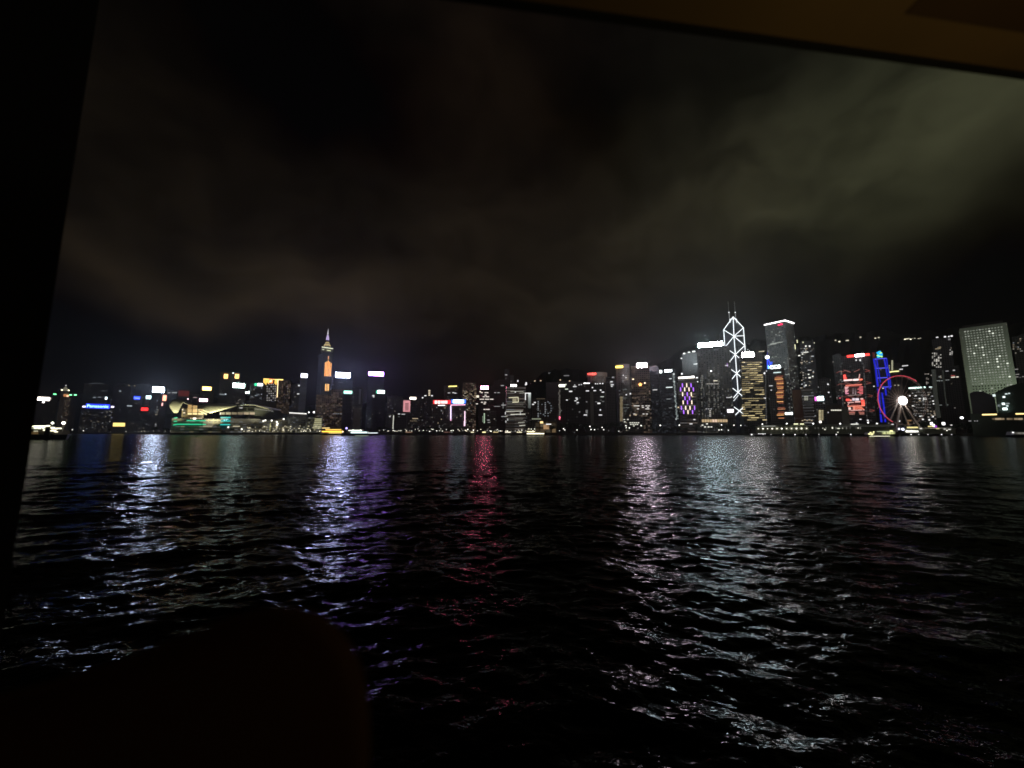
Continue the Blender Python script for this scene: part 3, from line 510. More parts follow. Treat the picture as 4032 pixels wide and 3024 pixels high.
# ---------------------------------------------------------------- convention centre on the left waterfront
def convention():
    b = Bld('convention_centre', 'long low convention hall with curved wing shaped pale roofs and green neon lines', 660, 1270, 1655, 800, F('dim', 60), off=4, depth=60, body=False, row=1690)
    P = lambda x, y, dy=0.0: (lambda q: Vector((q[0], b.yf + dy, q[1])))(b.uz(x, y, dy))
    MB().box(b.uz(672, 1690)[0], b.uz(1130, 1690)[0], b.yf + 3, 30, 0, b.uz(900, 1650)[1]).build('lower_hall', facade('hall', wall=(.3, .28, .2), wx=7, wz=5, fx=.86, fz=.42, dens=.9, col=(1, .85, .45), st=.10), b.root)
    MB().box(b.uz(1131, 1690)[0], b.uz(1269, 1690)[0], b.yf + 3, 30, 0, b.uz(1200, 1643)[1]).build('east_wing', facade('wing', wall=(.3, .3, .2), wx=5, wz=5.2, fx=.7, fz=.5, dens=1, col=(1, .95, .5), st=.09), b.root)
    roofm = plain('pale curved roof metal', (.62, .62, .50), .45, .12, .05)
    def loft(name, A, Bp, n=14, th=1.2, mat=roofm, bulge=6, drop=0):
        """curved roof shell between an upper line (set back) and a lower line (further forward)"""
        def samp(pl, t):
            L_ = [0]
            for p, q in zip(pl, pl[1:]): L_.append(L_[-1] + (q - p).length)
            s_ = t * L_[-1]
            for i in range(len(pl) - 1):
                if s_ <= L_[i + 1] + 1e-6: return pl[i].lerp(pl[i + 1], (s_ - L_[i]) / max(L_[i + 1] - L_[i], 1e-6))
            return pl[-1]
        m = 6; vs = []
        for i in range(n + 1):
            a, c = samp(A, i / n), samp(Bp, i / n)
            for j in range(m + 1):
                t = j / m; v = a.lerp(c, t); v.y -= bulge * math.sin(math.pi * t) * .5; vs.append(v)
        fs = [(i * (m + 1) + j, i * (m + 1) + j + 1, (i + 1) * (m + 1) + j + 1, (i + 1) * (m + 1) + j) for i in range(n) for j in range(m)]
        o = MB().add(vs, fs).build(name, mat, b.root)
        md = o.modifiers.new('thickness', 'SOLIDIFY'); md.thickness = th; md.offset = 0
        for p in o.data.polygons: p.use_smooth = True
        return o
    # rounded prow of the roof, the main wing, the far wing
    loft('roof_shell', [P(666, 1588, 6), P(678, 1575, 10), P(703, 1573, 14), P(718, 1577, 16), P(735, 1585, 16)], [P(670, 1605, 2), P(684, 1626, 0), P(700, 1626, 0), P(712, 1600, 3), P(722, 1582, 8)], bulge=8)
    loft('roof_shell', [P(718, 1577, 15), P(740, 1585, 15), P(770, 1597, 14), P(800, 1611, 10), P(816, 1628, 5)], [P(716, 1583, 6), P(736, 1591, 4), P(765, 1605, 2), P(794, 1624, 0), P(813, 1633, 0)], bulge=2, th=.8)
    loft('roof_shell', [P(776, 1600, 22), P(815, 1590, 26), P(860, 1588, 28), P(900, 1591, 28), P(932, 1597, 26)], [P(800, 1616, 4), P(826, 1628, 0), P(868, 1616, 4), P(905, 1606, 10), P(932, 1599, 20)], bulge=6)
    loft('roof_shell', [P(936, 1597, 22), P(966, 1592, 22), P(995, 1592, 22), P(1035, 1599, 22), P(1075, 1607, 22), P(1106, 1614, 22)], [P(938, 1599, 6), P(968, 1594.5, 6), P(996, 1595, 6), P(1034, 1604, 6), P(1072, 1614, 6), P(1104, 1616, 6)], bulge=2, th=.8)
    mt_ = MB(); 
    for x0, x1, y0, y1, d in ((935, 1108, 1602, 1628, 16), (1000, 1150, 1618, 1650, 20)):
        mt_.add([P(x0, y1, d), P(x1, y1, d), P(x1, (y0 + y1) / 2 + 4, d), P((x0 + x1) / 2 + 20, y0 + 4, d), P(x0, y0, d), P(x0, y1, d + 14), P(x1, y1, d + 14), P(x1, (y0 + y1) / 2 + 4, d + 14), P((x0 + x1) / 2 + 20, y0 + 4, d + 14), P(x0, y0, d + 14)],
               [(0, 1, 2, 3, 4), (9, 8, 7, 6, 5), (0, 5, 6, 1), (1, 6, 7, 2), (2, 7, 8, 3), (3, 8, 9, 4), (4, 9, 5, 0)])
    mt_.build('upper_hall', plain('dark roof glass', (.05, .055, .05), .3), b.root)
    # glass bay with its golden lit halls
    MB().box(P(712, 1650).x, P(800, 1650).x, b.yf + 9, b.yf + 30, 0, P(760, 1608, 9).z).build('atrium', plain('atrium frame', (.25, .2, .12)), b.root)
    def pane(x0, y0, x1, y1, col, st, d=2.0, name='lit_glass'):
        a, c = P(x0, y1, d), P(x1, y0, d); return unit_box(name, emit(col, st), b.root, a.x, c.x, a.y, a.y + .5, a.z, c.z)
    for i, (x0, x1, yt) in enumerate(((739, 756, 1594), (758, 777, 1597), (780, 800, 1611))):
        pane(x0, yt, x1, 1610, (1, .62, .22), .5 if i < 2 else .35); pane(x0, 1611.5, x1, 1624, (1, .66, .26), (.7, 1.0, .65)[i]); pane(x0, 1626.5, x1, 1632.5, (1, .80, .36), 1.3)
        pane(x0, 1634, x1, 1640, (.8, .5, .2), .07)
        pane(x0, 1642, x1, 1648, (.8, .55, .25), .12)
    pane(719, 1612, 733, 1636, (1, .6, .25), .04)
    pane(720, 1624, 729, 1627, (1, .8, .5), 1.6); pane(716, 1611, 722, 1615, (1, .9, .7), 1)
    for i in range(6): pane(750 + i * 8, 1645.5, 753 + i * 8, 1648.5, WARM, 1.6, 1)
    pane(760, 1645, 772, 1651, (1, .95, .8), 2.5, .8)
    for i in range(6): pane(865 + i * 23.5, 1623.5 , 886 + i * 23.5, 1632, (1, .72 + .03 * (5 - i), .48), .22 + .09 * (i in (1, 4, 5)), 1)
    pane(866, 1624, 869, 1633, (1, .9, .8), 1.4, .6); pane(943, 1604.5, 955, 1607.5, WH, .5, 14)
    for i in range(22): pane(1003 + i * 3.4, 1609 + i * .42, 1004.8 + i * 3.4, 1610.6 + i * .42, (1, .95, .85), .5, 14)
    for y, x0, x1, s_ in ((1650, 905, 1025, .09), (1656, 905, 1030, .1), (1663, 905, 1000, .07), (1672, 800, 840, .35), (1677, 917, 945, .6), (1664, 800, 836, .3), (1678, 800, 836, .4)): pane(x0, y, x1, y + 3, (1, .9, .6), s_)
    def neon(pts, col=(.04, 1, .48), st=.7, r=1.05):
        MB().path([P(x, y, -1.5) for x, y in pts], r).build('neon_line', emit(col, st, True), b.root)
    neon([(685, 1646), (699, 1644.5)]); neon([(684, 1659), (697, 1658)]); neon([(682, 1673.5), (697, 1670.5), (794, 1671)]); neon([(735, 1656), (811, 1656.5)]); neon([(796, 1671), (811, 1671)])
    T = (.05, .95, .85)
    neon([(868, 1643.5), (908, 1643.5)], T); neon([(869, 1658), (907, 1658)], T); neon([(867, 1672), (906, 1672)], T)
    pane(869, 1645, 907, 1656, (.02, .35, .38), .35, .5, 'screen'); pane(881, 1652, 885, 1656, (.2, .8, 1), 2, .0, 'screen_mark'); pane(889, 1650, 892, 1656, (.4, 1, 1), 1.5, 0, 'screen_mark'); pane(893, 1650, 899, 1652, (.4, 1, 1), 1.2, 0, 'screen_mark')
    pane(867, 1674, 906, 1688, (.01, .12, .11), .12, .6, 'screen')
    for j in range(6): pane(1240 - j * 1.5, 1648.5 + j * 7, 1266, 1651.5 + j * 7, (1, .95, .55), .5, 1.6)
    pane(1264.5, 1648, 1267, 1688, (1, .95, .6), .6, 1.2)
    for i in range(16): pane(1139.5 + i * 4.3, 1623.6 + i * .25, 1142.3 + i * 4.3, 1627.2 + i * .25, (1, .97, .9), 2, 1, 'roof_lamp')
    pane(1214, 1621, 1218, 1626, WH, 3, 1, 'roof_lamp'); pane(1233, 1620, 1239, 1626, WH, 3, 1, 'roof_lamp')
    MB().box(P(1138, 1630).x, P(1212, 1630).x, b.yf + 4, b.yf + 24, P(1170, 1643).z, P(1170, 1629).z).build('roof_plant', plain('roof concrete', (.14, .13, .12)), b.root)
    pane(1061.5, 1666, 1065.5, 1696, (1, .95, .4), .7, -2, 'light_column')
    rnd = random.Random(9)
    for i in range(60):
        x = rnd.choice([rnd.uniform(972, 1130), rnd.uniform(1130, 1262)]); y = rnd.uniform(1676, 1696); w = rnd.uniform(2.5, 6); pane(x, y, x + w, y + rnd.uniform(2, 3.5), (1, .9, .62), round(rnd.choice((.5, .8, 1.4)), 1), 0, 'lit_window')
    for x, y in ((1037, 1658), (1045, 1655), (1090, 1661), (1093, 1668), (1091, 1673), (1117, 1650), (1070, 1656), (899, 1682), (952, 1690)): pane(x - 3, y - 2.5, x + 3, y + 2.5, (1, .97, .85), 2.5, -1, 'lit_window')
    # floodlights that wash the roofs
    for x, y, e, dy, sz in ((700, 1690, 260000, -45, 50), (850, 1690, 950000, -60, 55), (1010, 1690, 420000, -50, 50)):
        l = bpy.data.lights.new('floodlight', 'SPOT'); l.energy = e; l.color = (1, .93, .55); l.spot_size = R(sz); l.spot_blend = 1; l.shadow_soft_size = 1
        o = bpy.data.objects.new('floodlight', l); COL.objects.link(o); o.parent = b.root; p = P(x, y, dy); p.z = 9; o.location = p
        q = P(x - 5, 1605, 5); o.rotation_euler = (q - p).to_track_quat('-Z', 'Y').to_euler()
convention()

# ---------------------------------------------------------------- middle right
b = B('glassy_low_tower', 'low dark tower with two fine columns of white windows, right of pale shaft', 2094, 2192, 1568, 740, F('dark', 61), roof=False)
b.wins([(2106, 1585, 7, 4), (2099, 1592, 7, 4)], WH, 1.6)
b.wins([(2119, 1581 + 6.7 * i, 3.5, 2.5) for i in range(10) if i != 6] + [(2147, 1586 + 6.7 * i, 3.5, 2.5) for i in range(7)], (.9, .95, 1), .7); b.scatter(2125, 1580, 2180, 1645, 16, 61, cols=(COOL,), st=.4); b.rect(2094, 1648, 2130, 1651, 'canopy_light', emit((.9, 1, .7), .35)); b.rect(2112, 1568, 2146, 1572, 'roof_band', emit(WARM, .05))
b = B('tan_pavilion', 'low tan lit pavilion with an arched front by the water, middle of the shore', 2108, 2192, 1660, 640, facade('tan', wall=(.45, .35, .2), wx=9, wz=9, fx=.8, fz=.7, dens=1, col=(1, .65, .3), st=.12), roof=False)
b.rect(2127, 1659, 2138, 1667, 'lit_arch', emit((1, .7, .3), 1.6)); b.rect(2150, 1669, 2170, 1671.5, 'canopy_light', emit(WH, 1.6)); b.rect(2140, 1672, 2162, 1690, 'lit_gate', emit((1, .6, .3), .4))
b = B('shadowed_hill_block', 'big unlit block with four small roof lamps in front of the ridge start', 2150, 2300, 1506, 1150, F('dark', 62)); b.wins([(2129, 1499), (2106, 1500), (2206, 1496), (2243, 1500)], WARM, 1.6); b.wins([(2162, 1469, 5, 4), (2230, 1479, 22, 4)], WH, .25)
b = B('speckled_edge_tower', 'slim tower with cream roof sign and speckled light column ending in red figure', 2196, 2228, 1514, 850, F('dark', 63), roof=False); b.sign(2201, 1514, 2224, 1523, (1, 1, .8), 4.5); b.wins([(2231, 1532, 12, 3), (2228, 1514, 5, 5)], (.9, 1, .8), 1.6)
rr_ = random.Random(2)
b.wins([(2202 + rr_.uniform(-2, 2) + i * .1, 1536 + 5.2 * i, 6, 3) for i in range(20)], (1, .9, .8), .22)
b.strip([(2201, 1642), (2205, 1641), (2205, 1645), (2202, 1648), (2205, 1651)], .8, (1, .15, .25), 3, 'red_figure', 1.2)
b = B('scattered_window_tower', 'dark tower with a few bright window strips, left of the red lettered hotel', 2225, 2300, 1512, 860, F('dark', 64), roof=False)
b.wins([(2247, 1541, 12, 4), (2229, 1575, 13, 3), (2210, 1582, 8, 3), (2218, 1613, 12, 3)], WH, 1.8); b.wins([(2215, 1564, 10, 3)], WH, .4); b.wins([(2263, 1522, 14, 3), (2272, 1572, 6, 5), (2266, 1578, 8, 3), (2275, 1585, 8, 3.5), (2270, 1567, 8, 3)], WH, 1.5); b.wins([(2272, 1590, 8, 3), (2283, 1567, 5, 2), (2282, 1622, 6, 3)], WH, .3); b.wins([(2263, 1516, 4, 3), (2280, 1515, 4, 3), (2289, 1514, 4, 3)], WH, 1.5)
b = B('curved_hotel_tower', 'rounded beige hotel tower with a small red lettered sign near its top', 2310, 2388, 1490, 1000, F('beige', 65), roof=False, body=False)
def cyl(b, x0, x1, ytop, ybot, mat, name, bulge=.35):
    u0, z1 = b.uz(x0, ytop); u1, _ = b.uz(x1, ytop); z0 = b.uz((x0 + x1) / 2, ybot)[1]; n = 12; w = (u1 - u0); p = []
    for i in range(n + 1): t = i / n; p.append((u0 + w * t, b.yf + w * bulge * (1 - math.sin(math.pi * t) ** .7)))
    p += [(u1, b.depth / 2), (u0, b.depth / 2)]
    return MB().prism(p, z0, z1).build(name, mat, b.root)
cyl(b, 2312, 2387, 1480, 1706, F('beige', 65), 'facade_wall'); cyl(b, 2307, 2391, 1466, 1480, plain('beige stone', (.5, .44, .35)), 'crown'); b.letters(2314, 1468.5, 2347, 1475.5, 'CONRAD', (1, .10, .08), 5)
b.scatter(2330, 1484, 2384, 1500, 8, 3, st=.2)
b = B('podium_tower', 'dark office tower with a row of white lamps along its roof, below the rounded hotel', 2300, 2382, 1507, 820, F('dark', 66), roof=False)
b.wins([(2303, 1509, 10, 4), (2315, 1509, 14, 3)], WH, 3); b.wins([(2345, 1511, 4, 3), (2353, 1511, 3, 3), (2363, 1510, 5, 3), (2373, 1510, 4, 4)], WH, 2.2)
b.wins([(2342, 1538, 10, 3), (2333, 1526, 5, 4), (2313, 1539, 12, 3), (2365, 1536, 6, 4), (2374, 1544, 10, 3), (2358, 1588, 11, 5), (2305, 1634, 13, 3), (2364, 1634, 13, 3), (2364, 1614, 4, 5)], WH, 1.8); b.wins([(2371, 1562, 14, 3)], (.9, 1, .85), 1); b.wins([(2348, 1582, 9, 3), (2375, 1581, 10, 3), (2366, 1576, 5, 3), (2310, 1582, 6, 4), (2310, 1621, 8, 14)], WH, .25)
b.rect(2325, 1542, 2338, 1690, 'pale_fin', plain('pale fin stone', (.4, .42, .36)), out=.9)
b = B('dark_glass_slab', 'dark slab with three lit slots near its top, left of the yellow signed round tower', 2384, 2420, 1500, 830, F('dark', 67)); b.wins([(2408, 1503, 10, 3), (2411, 1515, 12, 3), (2409, 1521, 7, 3)], WH, 1.6); b.wins([(2414, 1486, 9, 5), (2405, 1508, 12, 2)], WH, .5)
b = B('round_yellow_tower', 'round fronted brown tower with a tilted yellow lettered strip on its crown', 2420, 2480, 1448, 960, F('res', 68), body=False)
cyl(b, 2424, 2480, 1449, 1706, facade('shang', wall=(.2, .17, .14), wx=3.5, wz=4.5, fx=.5, fz=.55, dens=.6, col=(1, .8, .6), st=.10), 'facade_wall', .25); cyl(b, 2421, 2478, 1434, 1449, plain('mauve stone', (.33, .27, .27)), 'crown', .3)
b.sign(2424, 1440.5, 2453, 1448, (1, .72, .12), 4, frame=False); b.scatter(2444, 1476, 2474, 1510, 12, 4, st=.5, cols=(WARM, WH)); b.wins([(2465, 1487, 6, 3), (2454, 1478, 4, 4)], WH, 1.8)
for j in range(20): b.rect(2441, 1562 + j * 4.9, 2452, 1564.4 + j * 4.9, 'lit_floor', emit((1, .8, .45), .28))
b.wins([(2461, 1533, 18, 2), (2461, 1567, 20, 2), (2466, 1593, 20, 2), (2466, 1605, 26, 2), (2462, 1618, 12, 2)], (.9, 1, .9), .22); b.wins([(2466, 1554, 5, 4), (2482, 1550, 5, 6)], WH, 1.6)
b = B('star_sign_tower', 'tower with a tilted blazing white roof sign and a small orange star halfway down', 2484, 2556, 1440, 800, F('brown', 69), roof=False, off=2); b.sign(2508, 1430, 2546, 1446, (1, .80, .95), 190)
def star(b, x, y, r, mat):
    u, z = b.uz(x, y, -1); vs = []; 
    for i in range(10): a = math.pi / 2 + i * math.pi / 5; q = r if i % 2 == 0 else r * .45; vs.append((u + q * math.cos(a), z + q * math.sin(a)))
    MB().add([(p, b.yf - 1.2, q) for p, q in vs] + [(p, b.yf - .2, q) for p, q in vs], [tuple(range(10)), tuple(range(10, 20))[::-1]] + [(i, 10 + i, 10 + (i + 1) % 10, (i + 1) % 10) for i in range(10)]).build('star_sign', mat, b.root)
star(b, 2521, 1514, 4.2, emit((1, .42, .12), 4)); b.wins([(2539, 1508, 5, 5), (2493, 1493, 7, 3)], WARM, 3)
for y, xs in ((1598, (2499, 2506, 2514, 2530, 2545, 2555)), (1604, (2532, 2551)), (1610, (2512, 2545, 2553)), (1630, (2534, 2547, 2498))): b.wins([(x, y, 8, 3) for x in xs], (1, .95, .88), 1.3)
b.wins([(2503, 1633, 9, 6), (2481, 1636, 3, 7)], WARM, .8)
b.scatter(2486, 1520, 2555, 1600, 20, 8, cols=((1, .7, .5),), st=.22)
b = B('low_lit_block', 'low block with three rows of lit windows on the shore under the orange star', 2462, 2532, 1646, 680, F('grey', 70))
for y, xs in ((1652, (2458, 2472)), (1661, (2460,)), (1664.5, (2482, 2490, 2498, 2506, 2514)), (1671, (2484, 2493, 2502, 2510)), (1677, (2496, 2525)), (1640 + 37, (2465,))): b.wins([(x, y, 6, 3) for x in xs], (1, 1, .85), 1.5)
b = B('blue_grey_tower', 'plain blue grey tower with a single lit slot, right of the blazing tilted sign', 2558, 2592, 1444, 850, F('cool', 71)); b.wins([(2579, 1535, 18, 3)], WH, 1.2); b.rect(2561, 1446, 2585, 1470, 'top_glow_panel', emit((.3, .45, .6), .03))  # faint bluish emission painted over the top storeys
b = B('sparkling_edge_tower', 'dark tower with a short white roof sign and glinting lit right hand edge', 2594, 2662, 1456, 790, F('cool', 72), roof=False); b.sign(2617, 1456, 2645, 1464, (.9, .98, 1), 12); b.rect(2597, 1458, 2606, 1468, 'disc_lamp', emit((.9, 1, .97), 5), out=1)
for y, x0, x1, s_ in ((1491, 2634, 2645, 1.4), (1525, 2622, 2648, 2), (1571, 2624, 2640, .4), (1606, 2634, 2646, .3)): b.wins([((x0 + x1) / 2, y, x1 - x0, 3)], (.9, 1, 1), s_)
rr_ = random.Random(4); b.wins([(2651 + i * .38 + rr_.uniform(-2, 2), 1472 + i * 4.3, rr_.uniform(3, 7), 3.2) for i in range(42)], (.85, 1, .97), .5); b.wins([(2653, 1473, 7, 7), (2655, 1502, 5, 5), (2657, 1560, 5, 5), (2660, 1600, 4, 5), (2662, 1650, 3, 6)], (.9, 1, 1), 1.2)
b = B('purple_dash_block', 'brown hotel block patterned with vertical violet and cream light dashes', 2668, 2748, 1490, 720, F('lines', 73), roof=False)
b.sign(2671, 1483, 2734, 1489, (1, .95, .85), 4, frame=False); b.wins([(2728, 1483, 13, 7), (2685, 1472, 6, 6), (2744, 1487, 8, 4), (2747, 1503, 4, 3)], WH, 2.5)
V, C2_ = (.42, .14, 1), (1, .80, .62)
for y, row in ((1517, ((2687, V), (2704, C2_), (2721, V))), (1533, ((2680, V), (2696, C2_), (2713, C2_), (2730, V))), (1552, ((2688, C2_), (2706, V), (2722, C2_))), (1568, ((2697, V), (2715, V))), (1584, ((2690, C2_), (2707, V), (2724, C2_))),
               (1606, ((2683, V), (2700, C2_), (2717, C2_), (2735, V))), (1622, ((2692, V), (2709, C2_), (2727, V)))):
    for x, c_ in row: b.rect(x - 1.6, y - 7.5, x + 1.6, y + 7.5, 'light_dash', emit(c_, 2.0))
b.wins([(2671, 1604, 6, 4), (2727, 1562, 5, 3)], WARM, 1.5); b.rect(2742, 1500, 2748, 1700, 'side_fin', plain('pale fin stone', (.4, .42, .36)), out=.8); b.wins([(2721, 1669, 12, 3), (2734, 1652, 8, 3)], WH, 1.6)
b = B('step_roof_tower', 'dark tower behind with three small bright lamps on its sloping roof', 2684, 2744, 1392, 950, F('dark', 74)); b.wins([(2694, 1392, 8, 5), (2713, 1387, 9, 4), (2731, 1384, 11, 5), (2683, 1411, 6, 4)], (1, 1, .95), 2.4); b.wins([(2740, 1433, 18, 3)], WH, 1.8)
b = B('cyan_sign_tower', 'wide dark office tower with a long tilted blazing cyan white sign', 2742, 2872, 1366, 800, F('grid', 75), roof=False, off=2); b.sign(2749, 1349, 2845, 1364, (.76, .93, 1), 135); b.wins([(2746, 1366, 6, 3)], (.2, .8, .7), 1.5)
b.wins([(2800, 1461, 6, 5)], WH, 3); b.wins([(2815, 1499, 12, 3), (2823, 1499, 4, 3)], (1, .9, .7), 1.6); b.wins([(2785 + i * 7, 1511.5, 5, 3) for i in range(7)], (1, .95, .85), .8)
for x in (2792, 2812, 2828): b.wins([(x, 1440 + j * 8, 5, 3) for j in range(22) if (j * x) % 3], (1, .97, .85), .3)
for x in (2764,): b.wins([(x, 1478 + j * 7, 5, 3) for j in range(8)], (1, .97, .85), .4)
b.wins([(2781, 1610, 5, 2), (2790, 1610, 6, 2), (2800, 1610, 6, 2)], WH, 1.2); b.wins([(2796 , 1617 + 7 * j, 7, 4) for j in range(4)], (1, .95, .85), .8)
for i in range(10):
    b.rect(2764 + i * 10.2, 1651.5, 2772.5 + i * 10.2, 1662, 'lit_bay', emit((1, .72, .40 + .12 * (i in (4, 5))), .55 if i not in (4, 5) else .9), out=1.5)
for x, y in ((2753, 1673), (2757, 1679), (2766, 1674), (2776, 1681), (2784, 1669), (2790, 1681), (2801, 1681)): b.wins([(x, y, 7, 3.5)], (1, 1, .88), 1.8)
b.wins([(2864, 1437, 3, 14)], (.7, .3, 1), 1); b.wins([(2861, 1439, 12, 3), (2874, 1423, 4, 7)], WH, 1.5)
b.wins([(2862 + 5 * i, 1565, 4, 3) for i in range(4)] + [(2880, 1562, 6, 3)], WH, 1.2)
b = B('narrow_dark_tower', 'narrow unlit tower wedged between the cyan signed tower and the white triangle outlined one', 2854, 2877, 1419, 830, F('dark', 97), roof=False)
b = B('white_panel_block', 'low dark block with a ragged glowing white panel left of the lowest white light cross', 2862, 2894, 1610, 760, F('dark', 76), roof=False); b.sign(2864, 1612, 2888, 1623, (1, .93, 1), 4, frame=False)

# ---------------------------------------------------------------- tower outlined by white triangles
def prism_tower():
    Yc, Ys = 1040, 1062
    c0, l0, r0 = at(2889, 1324, Yc), at(2850, 1320, Ys), at(2928.5, 1320, Ys)
    root = empty('triangulated_tower', (c0.x, Yc + 26, GROUND), 0, 'tall prismatic skyscraper outlined in white light triangles with twin masts', 'skyscraper')
    O = Vector(root.location); e = {'c': Vector((c0.x, Yc, 0)) - O, 'l': Vector((l0.x, Ys, 0)) - O, 'r': Vector((r0.x, Ys, 0)) - O}
    for v in e.values(): v.z = 0
    back = Vector((e['c'].x, 45, 0))
    def z_(k, y):
        w = e[k] + O; d = None
        px = CX + F_PX * w.x / w.y * math.cos(PITCH) * 1.0
        # height on this vertical edge seen at row y
        b_ = (CY - y) / F_PX; return CAM_Z + w.y * (math.sin(PITCH) + b_ * math.cos(PITCH)) / (math.cos(PITCH) - b_ * math.sin(PITCH)) - GROUND
    P = lambda k, y: e[k] + Vector((0, 0, z_(k, y)))
    zs = min(z_('l', 1299), z_('r', 1290)); zp = z_('c', 1250)
    gm = facade('prism', wall=(.07, .08, .09), glass=(.04, .045, .05), wx=4, wz=4, dens=.06, st=.05, col=(.8, .9, 1))
    A = [e['c'], e['r'], back, e['l']]; n = 4; apex = at(2884, 1250, Yc + 28) - O; apex.y = 2; sh = [P('c', 1326), P('r', 1291), back + Vector((0, 0, zs)), P('l', 1300)]
    MB().add([v + Vector((0, 0, -1)) for v in A] + sh + [apex], [(3, 2, 1, 0)] + [(i, (i + 1) % 4, 4 + (i + 1) % 4, 4 + i) for i in range(4)] + [(4 + i, 4 + (i + 1) % 4, 8) for i in range(4)]).build('glass_shaft', gm, root)
    lm = emit((.92, .97, 1), 1.7, True)
    def out(v): return v + Vector((0, -1.2, 0))
    def line(a, b_, r=.85): MB().tube(out(a), out(b_), r).build('light_line', lm, root)
    ap = apex + Vector((0, -2.5, 1))
    line(ap, P('l', 1299)); line(ap, P('r', 1291)); line(ap, P('c', 1324)); line(P('l', 1299), P('l', 1418)); line(P('r', 1291), P('r', 1385))
    C = [P('c', y) for y in (1324, 1396, 1470, 1545, 1618)]
    for i in range(3): line(C[i], C[i + 1])
    lys, rys = (1299, 1368, 1442, 1514, 1588, 1655), (1291, 1361, 1434, 1508, 1583, 1652)
    for i in range(5):
        line(C[i], P('l', lys[i])); line(C[i], P('r', rys[i])); line(C[i], P('l', lys[i + 1])); line(C[i], P('r', rys[i + 1]))
    line(C[0], P('r', 1322)); line(P('r', 1655), P('r', 1690), .6)
    line(C[3] + Vector((0, 0, -8)), P('l', 1600), .5)
    m_ = MB(); z1, z2 = z_('c', 1262), z_('c', 1246); x0, x1 = at(2872, 1250, Yc + 26).x - O.x, at(2898, 1250, Yc + 26).x - O.x
    m_.path([(x0, -2, z1 - 3), (x0, -2, z2), (x1, -2, z2), (x1, -2, z1 - 3)], .6).build('light_line', lm, root)
    for x, px in ((x0 - .5, 2867), (x1 - 1.5, 2894)):
        MB().tube((x, 0, z2 - 6), (x, 0, z_('c', 1174)), .9, .4).build('mast', plain('grey mast steel', (.35, .36, .36), .4), root)
        MB().ball((x, -.5, z_('c', 1219)), 1.5).build('mast_lamp', emit(WH, 1.6), root)
        MB().ball((x, -.5, z_('c', 1182)), .8).build('mast_lamp', emit(WH, .4), root)
        MB().tube((x, -1, z2), (x, -1, z_('c', 1222)), .5).build('mast_glow', emit(WH, .35), root)
prism_tower()
b = B('golden_floor_tower', 'broad tower of stacked golden lit floors with a blazing white roof sign at its left', 2918, 3012, 1388, 760, F('dark', 77), roof=False, off=2, row=1500); b.sign(2922, 1387, 2967, 1405, (1, .95, .97), 110)
rr_ = random.Random(8)
for j in range(28):
    y = 1425 + j * 8.4; xr = 3000 + (y - 1425) * .09
    if 1555 < y < 1566: continue
    x = 2921
    while x < xr - 8:
        w_ = rr_.uniform(9, 34); q = rr_.choice((.2, .35, .5, .9)); w_ = min(w_, xr - x)
        if rr_.random() < .8 and len(b.root.children) < 180: b.rect(x, y, x + w_ - 1.5, y + 2.8, 'lit_floor', emit((1, .80, .40), q), out=.4)
        x += w_
b.wins([(2933, 1378, 4, 4), (2944, 1377, 4, 4)], WH, .8); b.wins([(2993, 1384, 12, 3), (3005, 1383, 10, 3)], (1, .9, .6), 1.2); b.wins([(3010, 1470, 6, 6), (3011, 1568, 8, 4)], WH, 2); b.wins([(3014 + i * .15, 1480 + i * 7, 3, 3) for i in range(28)], WH, .22)
b = B('red_wave_tower', 'slim dark tower with white three letter sign and red orange light waves', 3020, 3090, 1452, 740, F('dark', 78), roof=False, row=1470)
b.letters(3031, 1438, 3074, 1451, 'CCB', (.85, 1, .98), 6); b.rect(3024, 1439, 3029, 1451, 'sign_diamond', emit((.2, .7, 1), 4), out=1)
b.strip([(3022, 1452), (3021, 1408), (3036, 1437), (3028, 1437)], .9, (.05, .10, 1), 1.4); b.strip([(3021, 1408), (3022, 1386)], .6, (.12, .08, .6), .6); b.rect(3034, 1424, 3042, 1434, 'blue_box', emit((.05, .15, 1), .8)); b.strip([(3027, 1412), (3028, 1450)], .7, (.04, .08, 1), .9)
u, z = b.uz(3021, 1407); MB().ball((u, b.yf - 1, z), 3.2).build('beacon', emit((.85, 1, 1), 9, True), b.root)
b.sign(3045, 1465, 3075, 1468, (.8, 1, .95), 1.2, frame=False); rr_ = random.Random(6)
for j in range(29):
    y = 1480 + j * 5.9; cx_ = 3067 + (y - 1480) * .06; hw = 18; k = .5 + .5 * math.sin(j * .9) * math.sin(j * .37 + 1); 
    if rr_.random() < .88: b.rect(cx_ - hw * (.35 + .65 * k), y, cx_ + hw * rr_.uniform(.55, 1.05), y + 1.9, 'light_wave', emit((1, .28 + .1 * (j % 3), .16), (.35, .8, 1.4)[j % 3]), out=.5)
b.wins([(3018, 1461, 4, 3), (3010, 1468, 5, 5), (3035, 1519, 14, 2), (3037, 1536, 5, 3)], WH, 1.6)
